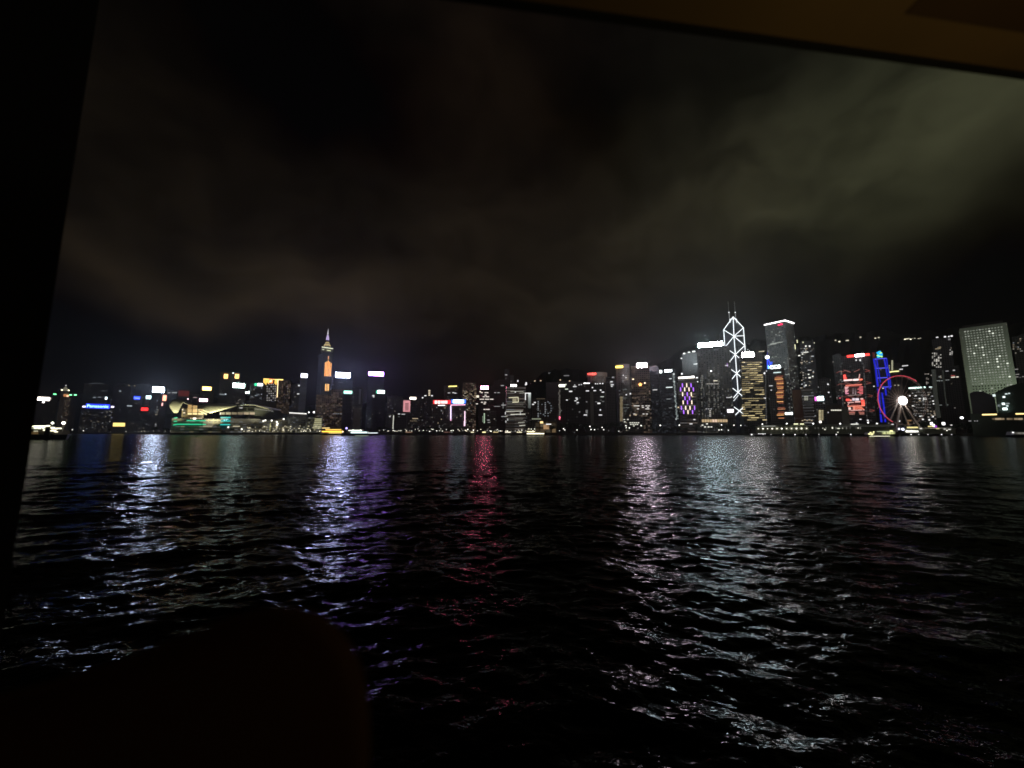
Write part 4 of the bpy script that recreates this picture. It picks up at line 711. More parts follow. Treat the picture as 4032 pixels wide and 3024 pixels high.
# tall corner-on tower
def corner_tower():
    Y = 905; c = at(3090, 1262, Y); th = math.atan2(c.x, c.y)
    vx = Vector((math.cos(th), -math.sin(th), 0)); vy = Vector((math.sin(th), math.cos(th), 0)); s = 44.8; al = R(22)
    L_, R_ = (-vx * math.cos(al) + vy * math.sin(al)) * s, (vx * math.sin(al) + vy * math.cos(al)) * s
    root = empty('corner_skyscraper', c + (L_ + R_) / 2, math.atan2(-L_.y, -L_.x), 'tallest square skyscraper, seen corner on, with white light line along its roof', 'skyscraper'); root.location.z = GROUND
    h = c.z - GROUND; k = s / 2
    MB().box(-k, k, -k, k, -1, h).build('facade_wall', F('grid', 79), root)
    wl = emit((1, .95, .95), 5, True); r_ = .9
    MB().box(-k - 1, k + 1, -k - 1.5, -k - .1, h - 1, h + .9).build('roof_light_line', wl, root); MB().box(k + .1, k + 1.5, -k - 1.5, k + 1, h - 1, h + .9).build('roof_light_line', wl, root)
    MB().ball((k - 8, -k - .8, h - 7.5), 3.2, sz=.55).build('red_logo', emit((1, .02, .10), 2.5, True), root); MB().ball((k - 13, -k - .8, h - 8), 2.6, sz=.6).build('red_logo', emit((1, .02, .10), 2.5), root)
    rs = random.Random(12)
    for i in range(90):
        z = rs.uniform(10, h - 12); q = rs.random(); u = -k + 2 + 4 * rs.randrange(11)
        st_ = rs.choice((.2, .3, .5))
        if q < .62: unit_box('lit_window', emit((.92, 1, .88), st_), root, u, u + 2.4, -k - .25, -k + .1, z - z % 4.2, z - z % 4.2 + 1.8)
        else: unit_box('lit_window', emit((.92, 1, .88), st_), root, k - .1, k + .25, u, u + 2.4, z - z % 4.2, z - z % 4.2 + 1.8)
    for z, u0, u1, st_ in ((h - 52, -14, 14, .45), (h - 54, -18, 0, .3), (h - 132, -10, 20, .3), (h - 134, -20, -4, .3)): unit_box('lit_floor', emit((.95, 1, .9), st_), root, u0, u1, -k - .3, -k + .1, z, z + 1.6)
    unit_box('lit_floor', emit((1, 1, .6), 1.6), root, k - .1, k + .4, k - 4, k - 2, h - 66, h - 54)
corner_tower()
b = B('sign_letters_block', 'low dark block with small white lettering beside the red light waves', 3090, 3124, 1618, 690, F('dark', 80), roof=False); b.rect(3091, 1624, 3101, 1633, 'sign_character', emit((.9, 1, .98), 2.5)); b.rect(3103, 1624, 3110, 1633, 'sign_character', emit((.9, 1, .98), 2.2)); b.rect(3112, 1623, 3121, 1633, 'sign_character', emit((.9, 1, .98), 2.5))
b = B('russet_tower', 'plain russet brown block right of the low white lettering', 3118, 3154, 1535, 720, plain('russet cladding', (.42, .22, .13), .8, scale=.05), roof=True)
b = B('striped_office_block', 'brown office block with thin horizontal lit floor stripes', 3154, 3202, 1530, 700, F('lines', 81)); b.wins([(3170 + 8 * (i % 2), 1562 + 6 * (i // 2), 6, 3) for i in range(6)], (1, 1, .8), .8); b.wins([(3160 + 9 * i, 1656 - 3 * (i % 2), 7, 3) for i in range(5)], WARM, .8)
b = B('hill_apartment_tower', 'dark residential tower sprinkled with bright windows, right of the tallest square skyscraper', 3146, 3204, 1345, 1150, F('dark', 82))
b.wins([(3139, 1344, 4, 12), (3162, 1348, 3, 6)], (1, 1, .6), 1.6); b.wins([(3173, 1363, 6, 6), (3188, 1363, 6, 6), (3160, 1394, 6, 4), (3147, 1400, 9, 4), (3172, 1387, 22, 3), (3188, 1487, 9, 5), (3184, 1474, 6, 4), (3200, 1482, 6, 4), (3173, 1517, 6, 5)], (1, 1, .9), 1.8); b.scatter(3150, 1370, 3205, 1540, 60, 33, st=.9, dx=5, dz=5)
b = B('glowing_cube_sign_block', 'low block topped by a glowing white cyan cube sign with a pink end', 3202, 3256, 1580, 640, F('grey', 83), roof=False); b.sign(3218, 1561, 3243, 1577, (.72, .98, 1), 10); b.rect(3208, 1563, 3215, 1578, 'sign_end', emit((1, .15, .75), 2), out=1.4)
for i in range(8): b.rect(3224, 1615 + i * 5.2, 3232, 1617.5 + i * 5.2, 'lit_floor', emit((1, .85, .5), .8)); b.rect(3234, 1615 + i * 5.2, 3242, 1617.5 + i * 5.2, 'lit_floor', emit((1, .85, .5), .5))
b.wins([(3230, 1661, 9, 8)], (1, .9, .8), 3)
b = B('faint_mid_tower', 'faint dark tower with two small lamps, left of the red trussed bank', 3222, 3270, 1492, 780, F('grey', 84)); b.wins([(3260, 1513, 5, 5), (3263, 1545, 5, 4)], WH, 2); b.wins([(3222, 1524, 4, 5), (3245, 1580, 12, 3)], WH, .3)
b = B('low_hall', 'long low blank dark hall with a white window strip and paler side wing', 3252, 3314, 1596, 600, plain('brown hall cladding', (.2, .17, .13), .8, scale=.06), roof=True); b.wins([(3275 + 7 * i, 1615, 6.2, 4) for i in range(6)], (1, .97, .8), 1.5); b.wins([(3261, 1624, 4, 4)], WH, 1)
b.rect(3315, 1602, 3344, 1672, 'side_wing', facade('sidewing', wall=(.35, .35, .28), wx=9, wz=5, fx=.3, fz=.5, dens=1, col=(.9, 1, .7), st=.08), out=.3, th=8)
b = B('pale_slab_tower', 'pale grey slab tower standing close left of the red trussed bank', 3276, 3312, 1398, 900, F('grey', 85))

# ---------------------------------------------------------------- bank with red trusses and screens
def truss_bank():
    b = Bld('truss_bank', 'bank headquarters with red lit hanging trusses and large red picture screens', 3318, 3432, 1396, 850, facade('bank', wall=(.15, .14, .14), wx=3.4, wz=4.2, dens=.25, col=(1, .85, .8), st=.05), body=True, row=1480, roof=False)
    b.sign(3335, 1398, 3362, 1406, (1, .05, .04), 3, frame=False); b.sign(3367, 1394, 3402, 1403, (1, .80, .88), 22, frame=False); b.sign(3407, 1392, 3424, 1400, (1, .05, .04), 3, frame=False)
    b.wins([(3371, 1418, 5, 5), (3387, 1418, 6, 7)], WH, 1.6)
    rs = random.Random(1)
    for x in (3305, 3397): 
        for j in range(40): b.rect(x + j * .42 + rs.uniform(-1, 1), 1430 + j * 5.8, x + j * .42 + 4, 1432 + j * 5.8, 'ladder_light', emit((1, .92, .9), rs.choice((.05, .1, .2))), out=.6)
    RED, PINK = (1, .10, .08), (1, .55, .5)
    for y, x0, s_ in ((1463, 3322, .30), (1511, 3326, .25), (1562, 3333, .2), (1620, 3340, .25)):
        b.strip([(x0 - 30, y + 6), (x0 - 18, y), (x0 + 2, y + 1)], .5, (1, .25, .2), s_, 'truss'); b.strip([(x0, y - 6), (x0 + 28, y + 3)], .6, (1, .35, .3), s_ * 1.2, 'truss'); b.strip([(x0 + 40, y + 2), (x0 + 64, y - 9)], .6, (1, .35, .3), s_, 'truss')
        b.strip([(x0 + 84, y - 9), (x0 + 104, y - 3), (x0 + 84, y + 1)], .5, (1, .25, .2), s_, 'truss')
    def R_(x0, y0, x1, y1, col, st): b.rect(x0, y0, x1, y1, 'screen_panel', emit(col, st), out=.9)
    R_(3321, 1475, 3331, 1493, RED, 1.6); R_(3332, 1486, 3335, 1493, RED, 1); R_(3322, 1494, 3357, 1499.5, (1, .72, .7), 1.5); R_(3359, 1492, 3381, 1498.5, (1, .78, .75), 1.6); R_(3383, 1491.5, 3396, 1497, (1, .2, .12), 1.6)
    b.strip([(3382, 1491), (3385, 1473)], .7, PINK, 1)
    R_(3329, 1514, 3394, 1517, (1, .25, .18), 1.1); R_(3329, 1518, 3392, 1521, (1, .2, .15), .5)
    for j in range(7): R_(3326 + j * .4, 1522 + j * 4.3, 3342 - (j % 3) * 3, 1525.4 + j * 4.3, (1, .55 - .03 * j, .52), (.9, 1.1, .8)[j % 3]); R_(3384 - (j % 3) * 4, 1522 + j * 4.3, 3398, 1524.6 + j * 4.3, (1, .2, .22), (1.1, .5, .9)[j % 3])
    for j in range(5): R_(3356, 1527 + j * 5, 3362, 1531 + j * 5, (1, .75, .8), .12 + .05 * j); R_(3366, 1529 + j * 5, 3371, 1533 + j * 5, (1, .75, .8), .1 + .06 * j)
    for j in range(6): R_(3344, 1522 + j * 5, 3380, 1523 + j * 5, (1, .4, .35), .12)
    R_(3336, 1555, 3395, 1556.4, (1, .7, .65), .5)
    for x0, x1, y0, y1, col, st in ((3331, 3345, 1570, 1579, RED, 1.3), (3346, 3354, 1573, 1579, (1, .4, .35), 1), (3356, 3366, 1568, 1577, (.9, .75, .85), 1), (3368, 3382, 1568, 1577, (.9, .78, .85), 1.1), (3388, 3399, 1568, 1573, PINK, 1.1), (3389, 3404, 1574, 1579, RED, 1.2),
                                   (3392, 3405, 1580, 1597, (1, .12, .08), 1.5), (3337, 3362, 1583, 1586, PINK, .9), (3366, 3388, 1580, 1584, PINK, 1.2), (3337, 3405, 1597, 1600, (1, .3, .2), 1.2), (3338, 3350, 1604, 1613, (1, .7, .62), 1.1), (3338, 3404, 1614, 1616, (1, .55, .5), 1.2), (3358, 3366, 1597, 1614, (1, .35, .25), .8)): R_(x0, y0, x1, y1, col, st)
    for i in range(7): b.strip([(3366 + i * 4, 1601), (3368 + i * 5.6, 1613)], .6, (1, .25, .15), 1.2, 'screen_ray', 1.5)
    b.strip([(3344, 1586), (3338, 1596)], .6, PINK, 1, 'screen_ray', 1.5); b.strip([(3352, 1592), (3384, 1592)], .5, (.6, .1, .08), .6, 'screen_ray', 1.5)
    R_(3341, 1622, 3366, 1625, (1, .3, .25), .6); R_(3381, 1622, 3403, 1625, (1, .3, .25), .45); R_(3342, 1627, 3366, 1632, (1, .45, .35), .3); R_(3384, 1626, 3403, 1632, (1, .4, .3), .35)
    b.wins([(3417, 1656, 6, 6), (3388, 1651, 8, 3), (3373, 1675 - 9, 6, 3)], WH, 1.8); b.wins([(3307, 1567, 6, 4)], (1, .2, .3), 1.6)
truss_bank()

# ---------------------------------------------------------------- tower outlined in blue neon
b = B('blue_neon_tower', 'slim dark tower outlined in deep blue neon under a green and blue emblem', 3441, 3496, 1412, 830, F('dark', 86), roof=False, row=1412)
BL = (.02, .03, 1)
def bl(*p, r=.9, st=.6): b.strip(p, r, BL if r > .7 else (.12, .12, 1), st)
bl((3440, 1413), (3448, 1450), (3452, 1490), (3457, 1530), (3465, 1600), (3470, 1662), r=1.5); bl((3452, 1413), (3458, 1450), (3464, 1490), (3470, 1525)); bl((3482, 1413), (3488, 1448), (3496, 1487), (3501, 1520), (3504, 1533), r=1.3); bl((3491, 1411), (3495, 1448))
bl((3496, 1448), (3504, 1487), (3508, 1522)); bl((3473, 1546), (3480, 1600), (3486, 1662), r=1.5); bl((3465, 1598), (3473, 1662)); bl((3486, 1524), (3489, 1557), r=1.5)
for a_, c_ in (((3440, 1414), (3491, 1410.5)), ((3444, 1451), (3497, 1448)), ((3456, 1488.5), (3504, 1486)), ((3474, 1524), (3510, 1523))): bl(a_, c_, r=.6, st=1.5)
b.strip([(3447, 1413), (3464, 1560)], .35, (.1, .1, .9), .5, 'neon_line', .5)
for j in range(8): b.rect(3461 + j * .5, 1560 + j * 7, 3467 + j * .5, 1563.5 + j * 7, 'lit_window', emit((.15, .2, .7), .25), out=.3)
for pts_, c_ in (([(3453, 1387), (3458, 1390), (3474, 1400)], (.02, .35, .85)), ([(3453, 1392), (3463, 1384), (3468, 1384)], (.02, .45, .8)), ([(3464, 1391), (3472, 1388)], (.45, .95, .2)), ([(3453, 1398), (3463, 1402), (3475, 1405)], (.40, .95, .25)), ([(3454, 1404), (3459, 1407), (3464, 1404)], (.02, .5, .8)), ([(3470, 1396), (3474, 1392)], (.02, .35, .85)), ([(3457, 1399), (3462, 1393)], (.02, .4, .9))):
    b.strip(pts_, 1.5, c_, 1.5, 'emblem_stroke', .2)
b.strip([(3463, 1411), (3463, 1406)], .5, (.1, .1, .1), 0, 'emblem_post', -.2)
b.wins([(3477, 1529, 6, 3), (3441, 1521, 5, 4)], WH, 1.5)
b = B('red_glow_block', 'dark block with dull red top glow, just left of the blue neon tower', 3432, 3448, 1386, 1000, F('dark', 87), roof=False); b.rect(3436, 1388, 3444, 1406, 'red_sign', emit((1, .12, .08), .10))
b = B('yellow_ledge_block', 'dark block with glowing yellow ledge, just right of the blue neon tower', 3494, 3544, 1430, 900, F('dark', 88), roof=False)
b.wins([(3513, 1421 + 5 * i, 7, 3) for i in range(8)] + [(3500, 1440 + 6 * i, 6, 3) for i in range(4)], (1, .97, .65), .9); b.strip([(3498, 1466), (3516, 1463), (3540, 1461)], 1.3, (1, .95, .4), 1.6, 'ledge_light'); b.wins([(3548, 1454, 14, 3), (3556, 1441, 8, 3), (3564, 1440, 7, 3), (3572, 1439, 7, 3)], WH, 1.6)
b.wins([(3524, 1517, 5, 4), (3538, 1517, 6, 4)], (1, .9, .7), .8)
b = B('mint_roofed_hotel', 'grey hotel block with a mint white roof sign and bands of small lit windows', 3582, 3672, 1529, 700, F('res', 89), roof=False, depth=24); b.sign(3577, 1524, 3644, 1529, (.72, 1, .92), 2.4, frame=False); b.wins([(3664, 1524, 12, 4)], (.8, 1, .95), 2)
b.wins([(3582, 1558, 6, 4), (3606, 1558, 6, 4), (3621, 1569, 8, 4), (3637, 1568, 5, 4), (3644, 1568, 5, 4), (3638, 1573, 5, 3), (3645, 1573, 6, 3), (3674, 1579, 6, 4), (3676, 1590, 5, 4), (3594, 1598, 7, 3), (3623, 1639, 7, 3), (3630, 1638, 6, 3), (3634, 1651, 7, 5), (3674, 1640, 5, 6), (3659, 1653, 7, 6)], (1, 1, .95), 1.8); b.wins([(3600 + 9 * (i % 8), 1545 + 12 * (i // 8) , 6, 3) for i in range(64) if (i * 7) % 5], (1, .97, .9), .28)
# tall towers left of the porthole tower
b = B('twin_speckled_tower', 'tall dark tower speckled with small bright windows, left of the round windowed tower', 3668, 3742, 1332, 760, F('dark', 90), roof=False)
b.wins([(3690, 1328, 9, 3), (3721, 1326, 8, 5), (3736, 1325, 6, 4), (3747, 1323, 8, 5)], WH, 2)
b.wins([(3693, 1373, 22, 3), (3700, 1367, 12, 3)], (1, .8, .5), .5); b.scatter(3668, 1388, 3714, 1450, 30, 90, cols=((1, .95, .85),), st=1.5, dx=8, dz=6, w=(4, 6)); b.scatter(3738, 1375, 3756, 1404, 6, 91, cols=((1, .97, .9),), st=1.6, dx=7, dz=6)
b.scatter(3640, 1470, 3672, 1530, 12, 92, cols=((1, .9, .8),), st=.6); b.wins([(3738, 1336, 10, 6)], WH, .3)
b.strip([(3676, 1455), (3684, 1560), (3697, 1645)], 3.4, (.7, .75, .62), .035, 'glow_pillar', 1.2); b.strip([(3712, 1455), (3722, 1560), (3728, 1600)], 1.0, (.7, .75, .62), .03, 'glow_pillar', 1.2)  # pale pillars lifted by a faint painted-in emission
b.wins([(3700, 1484, 10, 3), (3694, 1499, 16, 2.5), (3708, 1499, 8, 2.5), (3730, 1496, 16, 2), (3704, 1595, 10, 2), (3731, 1594, 6, 2)], (.9, 1, .95), .4)
b = B('dark_flank_tower', 'dark tower with a red tipped lit slot tucked against the round windowed tower', 3742, 3776, 1440, 740, F('dark', 93), roof=False); b.wins([(3753, 1485, 16, 3), (3770, 1484, 9, 3)], (1, .9, .75), 2); b.wins([(3752, 1479, 16, 2.5)], (1, .2, .18), .8); b.wins([(3756, 1458, 8, 4), (3729, 1461, 12, 2)], WH, .8)
b = B('right_edge_tower', 'dark tower at the right edge of the view behind the round windowed tower', 3982, 4090, 1322, 680, F('dark', 94), roof=True); b.scatter(3986, 1330, 4034, 1400, 12, 94, st=.4, dx=9, dz=8, w=(4, 8)); b.wins([(4002, 1454, 14, 2.5), (4006, 1474, 14, 2.5), (4004, 1484, 12, 2.5), (4028, 1483, 6, 2.5), (4022, 1382, 12, 2)], (1, .97, .9), .5)

# ---------------------------------------------------------------- round-windowed white tower
def porthole_tower():
    b = Bld('porthole_tower', 'pale floodlit tower with a full grid of round porthole windows, far right', 3775, 3966, 1282, 590, plain('white tile', (.62, .66, .60), .5, .08, .1), row=1282, depth=50, off=2, roof=False)
    MB().box(b.u0 + 3, b.u1 - 3, -20, 20, b.h + .01, b.h + 5).build('roof', plain('roof concrete', (.14, .13, .12)), b.root)
    # side wall falls away to the left of the front; bevelled rounded corner column
    cols_, rows_ = 13, 40; W_ = b.u1 - b.u0; rs = random.Random(21); rest = MB(); dimlit = MB(); n = 10
    def disc(mb, u, z, r, proud=.12):
        vs = [(u + r * math.cos(2 * math.pi * i / n), b.yf - proud, z + r * math.sin(2 * math.pi * i / n)) for i in range(n)] + [(u + r * math.cos(2 * math.pi * i / n), b.yf + .2, z + r * math.sin(2 * math.pi * i / n)) for i in range(n)]
        mb.add(vs, [tuple(range(n)), tuple(range(n, 2 * n))[::-1]] + [(i, n + i, n + (i + 1) % n, (i + 1) % n) for i in range(n)])
    dark = plain('porthole glass', (.012, .014, .014), .15, .1); k = 0
    proto = {}
    dz_ = (b.h - 6) / rows_
    for j in range(rows_):
        for i in range(cols_):
            u = b.u0 + 4 + (W_ - 8) * (i + .5) / cols_; z = b.h - 4 - dz_ * (j + .5) + .0; r = 1.0
            upper = j < 22; bright = rs.random() < (.34 if j < 20 else .06)
            if bright and k < 99:
                st_ = rs.choice((.25, .30, .36)) if rs.random() < .90 else 1.1
                if st_ not in proto: m_ = MB(); n_b = b.yf; disc(m_, 0, 0, 1.05, .18); proto[st_] = m_.mesh('porthole', emit((.95, 1, .85), st_))
                o = bpy.data.objects.new('porthole', proto[st_]); COL.objects.link(o); o.parent = b.root; o.location = (u, 0, z); k += 1
            elif upper: disc(dimlit, u, z, .95)
            else: disc(rest, u, z, .85)
    o = rest.build('portholes', dark, b.root); o['kind'] = 'stuff'; o = dimlit.build('portholes', emit((.9, 1, .8), .2), b.root); o['kind'] = 'stuff'
    m_ = MB()
    for j in range(60): m_.box(b.u0 - .9, b.u0 + .9, b.yf - .4, b.yf + 1.5, 2 + j * (b.h - 4) / 60, 2 + j * (b.h - 4) / 60 + (b.h - 4) / 60 * .62)
    m_.build('corner_fins', plain('corner fin tile', (.7, .74, .62), .5), b.root)
    for u, y, e, z in ((b.u1 + 10, b.yf - 70, 105000, 6), (b.u0 + 10, b.yf - 60, 14000, 5)):
        l = bpy.data.lights.new('floodlight', 'SPOT'); l.energy = e; l.color = (.82, 1, .70); l.spot_size = R(95); l.spot_blend = 1; l.shadow_soft_size = 1.5
        o = bpy.data.objects.new('floodlight', l); COL.objects.link(o); o.parent = b.root; o.location = (u, y, z); q = Vector((u - 12, b.yf, b.h * .62)); o.rotation_euler = (q - o.location).to_track_quat('-Z', 'Y').to_euler()
porthole_tower()

# ---------------------------------------------------------------- lamps on the far ridge
def ridge_lamps():
    pts = [(3254, 1354, 10), (3205, 1350, 4), (3290, 1340, 5), (3305, 1345, 6), (3336, 1341, 10), (3388, 1328, 6), (3427, 1337, 9), (3445, 1332, 8), (3460, 1329, 6)] + [(3563 + i * 7.6, 1336 - (i % 3) * 1.5, 5) for i in range(12)] + [(3640, 1348, 5), (3638, 1368, 4), (3640, 1375, 5), (3272, 1392, 10), (3243, 1396, 6)]
    for i, (x, y, w) in enumerate(pts):
        d = 2150; p = at(x, y, d); s = d / F_PX
        # a lit villa on the ridge: walls, roof and a glowing window band
        th = -math.atan2(p.x, p.y); r_ = empty('ridge_house', p, th, 'tiny lit house high on the dark mountain ridge', 'house', 'lit houses along the mountain ridge')
        h = 3.4 * s; w_ = w * s
        MB().box(-w_ / 2, w_ / 2, 0, 10, -h / 2 - 14, h / 2 + 1).build('wall', F('grey', 150), r_)
        MB().prism([(-w_ / 2 - 1, -1), (w_ / 2 + 1, -1), (w_ / 2 + 1, 11), (-w_ / 2 - 1, 11)], h / 2 + 1.01, h / 2 + 3.5, [(-w_ / 2 + 1, 3), (w_ / 2 - 1, 3), (w_ / 2 - 1, 7), (-w_ / 2 + 1, 7)]).build('roof', plain('roof tile', (.1, .06, .05)), r_)
        unit_box('lit_window', emit((1, .93, .68), (2.4, 1.2, .8)[i % 3]), r_, -w_ * .45, w_ * .45, -.6, .1, -h / 2, h / 2)
ridge_lamps()

# ---------------------------------------------------------------- observation wheel
def wheel():
    Y = 468; c = at(3552, 1577, Y); rad = 98.5 / F_PX * Y; root = empty('observation_wheel', (c.x, Y, GROUND), 0, 'large observation wheel with a partly lit red neon rim and a blazing white hub disc', 'observation wheel')
    O = Vector(root.location); cc = Vector((0, 0, c.z - GROUND)); hubc = at(3544, 1578, Y) - O; hubc.y = 0
    P = lambda t, r=rad, y=0.0: cc + Vector((r * math.cos(t), y, r * math.sin(t)))
    a0, a1 = R(50), R(239); K = 40
    MB().path([P(a0 + (a1 - a0) * i / K, y=-1.2) for i in range(K + 1)], .23).build('neon_rim', emit((1, .09, .14), 1.1, True), root)
    fr = MB(); st = plain('wheel steel', (.42, .32, .28), .5)
    for y in (-1, 1): fr.path([P(2 * math.pi * i / 48, rad - .8, y) for i in range(49)], .22)
    for i in range(48): fr.tube(P(2 * math.pi * i / 48, rad - .8, -1), P(2 * math.pi * i / 48, rad - .8, 1), .12)
    fr.build('rim', st, root)
    for i in range(24): MB().tube(hubc, P(2 * math.pi * (i + .5) / 24, rad - .8), .15).build('spoke', st, root)
    rs = random.Random(2)
    for i in range(30):
        t = 2 * math.pi * (i + .5) / 30; g = P(t, rad + 1.2); MB().ball(g, 1.1, 8, 5, 1.1).build('cabin', plain('cabin glass', (.1, .1, .11), .2), root)
    for s in (-1, 1):
        for y in (-7, 7): MB().tube(hubc + Vector((0, y * .25, 0)), (hubc.x + s * 17, y, 0), .7, .9).build('support_leg', plain('support paint', (.55, .5, .46), .5), root)
    MB().tube(hubc + Vector((0, -3, 0)), hubc + Vector((0, 3, 0)), 2, n=12).build('axle', st, root)
    n = 24; r = 16.5 / F_PX * Y
    MB().tube(hubc + Vector((0, -3.6, 0)), hubc + Vector((0, -3.05, 0)), r, n=28).build('hub_disc', emit((1, 1, .98), 7, True), root)
    MB().box(hubc.x - 20, hubc.x + 20, -9, 9, -.2, 1.6).build('platform', plain('paved ground', (.07, .068, .065)), root)
    MB().box(hubc.x - 7, hubc.x + 7, -10, -9.01, 1.7, 3.2).build('platform_light', emit((1, 1, .9), 3), root)
    l = bpy.data.lights.new('hub_glow', 'POINT'); l.energy = 8000; l.color = (1, .85, .75); l.shadow_soft_size = 2; o = bpy.data.objects.new('hub_glow', l); COL.objects.link(o); o.parent = root; o.location = hubc + Vector((0, -9, 0))
wheel()

# ---------------------------------------------------------------- ferry piers on the right
def pier(label, x0, x1, yroof, Y, n, seed, lit=1.0, spill=True):
    b = Bld('ferry_pier', label, x0, x1, yroof, Y, None, cat='pier', body=False, depth=34, ground=2.2, row=yroof + 4)
    w = b.u1 - b.u0; h = b.h; mat = plain('pier paint', (.32, .34, .27), .6, .2, .2); dk = plain('pier deck timber', (.03, .03, .028), .8)
    MB().box(b.u0 - 3, b.u1 + 3, b.yf - 3, 17, -2.6, .2).build('deck', dk, b.root)
    r = MB(); r.box(b.u0 - 1, b.u1 + 1, b.yf - 1, 17, h - .5, h); r.box(b.u0 + 2, b.u1 - 2, b.yf + 3, 13, h + .01, h + 1.2); r.build('roof', plain('pier roof metal', (.45, .46, .40), .5, .15, .1), b.root)
    MB().box(b.u0, b.u1, b.yf + 9, 15, .21, h - .51).build('back_wall', mat, b.root)
    MB().box(b.u0, b.u1, b.yf - .2, b.yf + .3, h * .45, h * .52).build('mezzanine_beam', mat, b.root)
    rs = random.Random(seed)
    for i in range(n + 1):
        u = b.u0 + w * i / n; MB().box(u - .35, u + .35, b.yf, b.yf + .7, .21, h - .51).build('column', mat, b.root)
        if i < n and rs.random() < .9 * lit: MB().ball((u + w / n * .5, b.yf + 2, h * .68), .55).build('ceiling_lamp', emit((1, .96, .8), round(rs.choice((2, 4, 6)) * lit, 1)), b.root)
        if i < n and lit > .5: MB().box(u + w / n * .16, u + w / n * .84, b.yf + 8.4, b.yf + 8.9, h * .5, h * .86).build('lit_hall_window', emit((.95, .92, .6), rs.choice((.05, .12, .2))), b.root)
    for i in range(5): u = b.u0 + w * (i + .5) / 5 + rs.uniform(-2, 2); MB().box(u - .4, u + .4, b.yf - 3.3, b.yf - 3.01, -.6, .1).build('fender_lamp', emit(WH, rs.choice((1, 3))), b.root)
    return b
b = pier('long low ferry pier with flat roof, white columns and brightly lit bays', 2976, 3186, 1677, 445, 11, 1); b.wins([(3134, 1669.5, 17, 3.5), (3158, 1669.5, 15, 3.5)], (1, 1, .6), 2.5)
b.rect(2998, 1677, 3054, 1678.6, 'roof_edge_light', emit((1, 1, .9), .5), out=1.3)
b = pier('dimmer ferry pier with a dark flat roof reaching towards the big wheel', 3192, 3520, 1674, 452, 16, 2, .35); b.rect(3350, 1669, 3380, 1671, 'roof_edge_light', emit((1, 1, .9), 1.6), out=1.4); b.rect(3510, 1669.5, 3519, 1672, 'roof_edge_light', emit(WH, 1), out=1.5); b.rect(3300, 1677, 3508, 1679, 'roof_edge_light', emit((1, 1, .9), .06), out=1.3)
rs_ = random.Random(7)
for x in (3207, 3219, 3250, 3290, 3331, 3345, 3368, 3385): b.rect(x, 1681, x + rs_.uniform(4, 9), 1690, 'lit_hall_window', emit((.9, .88, .75), rs_.choice((.05, .1, .16))), out=.3)
b.wins([(3277, 1683, 4, 4), (3302, 1687, 10, 3), (3248, 1691, 5, 4), (3299, 1702, 5, 3)], (1, 1, .8), 1.8)
b = pier('low black pier with scattered white and violet lamps under the grey hotel', 3560, 3760, 1688, 450, 10, 3, .3)
b.wins([(3555, 1690, 10, 8), (3540, 1689, 7, 6)], (.8, .82, 1), 4); b.wins([(3676, 1675, 9, 9), (3668, 1668, 10, 10), (3715, 1668, 12, 10)], (1, 1, .95), 4); b.wins([(3683, 1679, 12, 8)], (.5, .08, .8), 1.4); b.wins([(3665, 1679, 22, 4), (3692, 1688, 14, 4), (3593, 1683, 44, 5)], (1, .85, .35), 1.8); b.wins([(3626, 1688, 9, 5), (3720, 1689, 9, 4), (3738, 1690, 11, 4), (3746, 1674, 7, 3)], (1, .97, .9), 1.8); b.wins([(3580, 1656, 18, 6), (3577, 1668, 6, 12)], (1, .55, .25), .35); b.wins([(3542, 1690 - 32, 5, 5)], WH, 2)
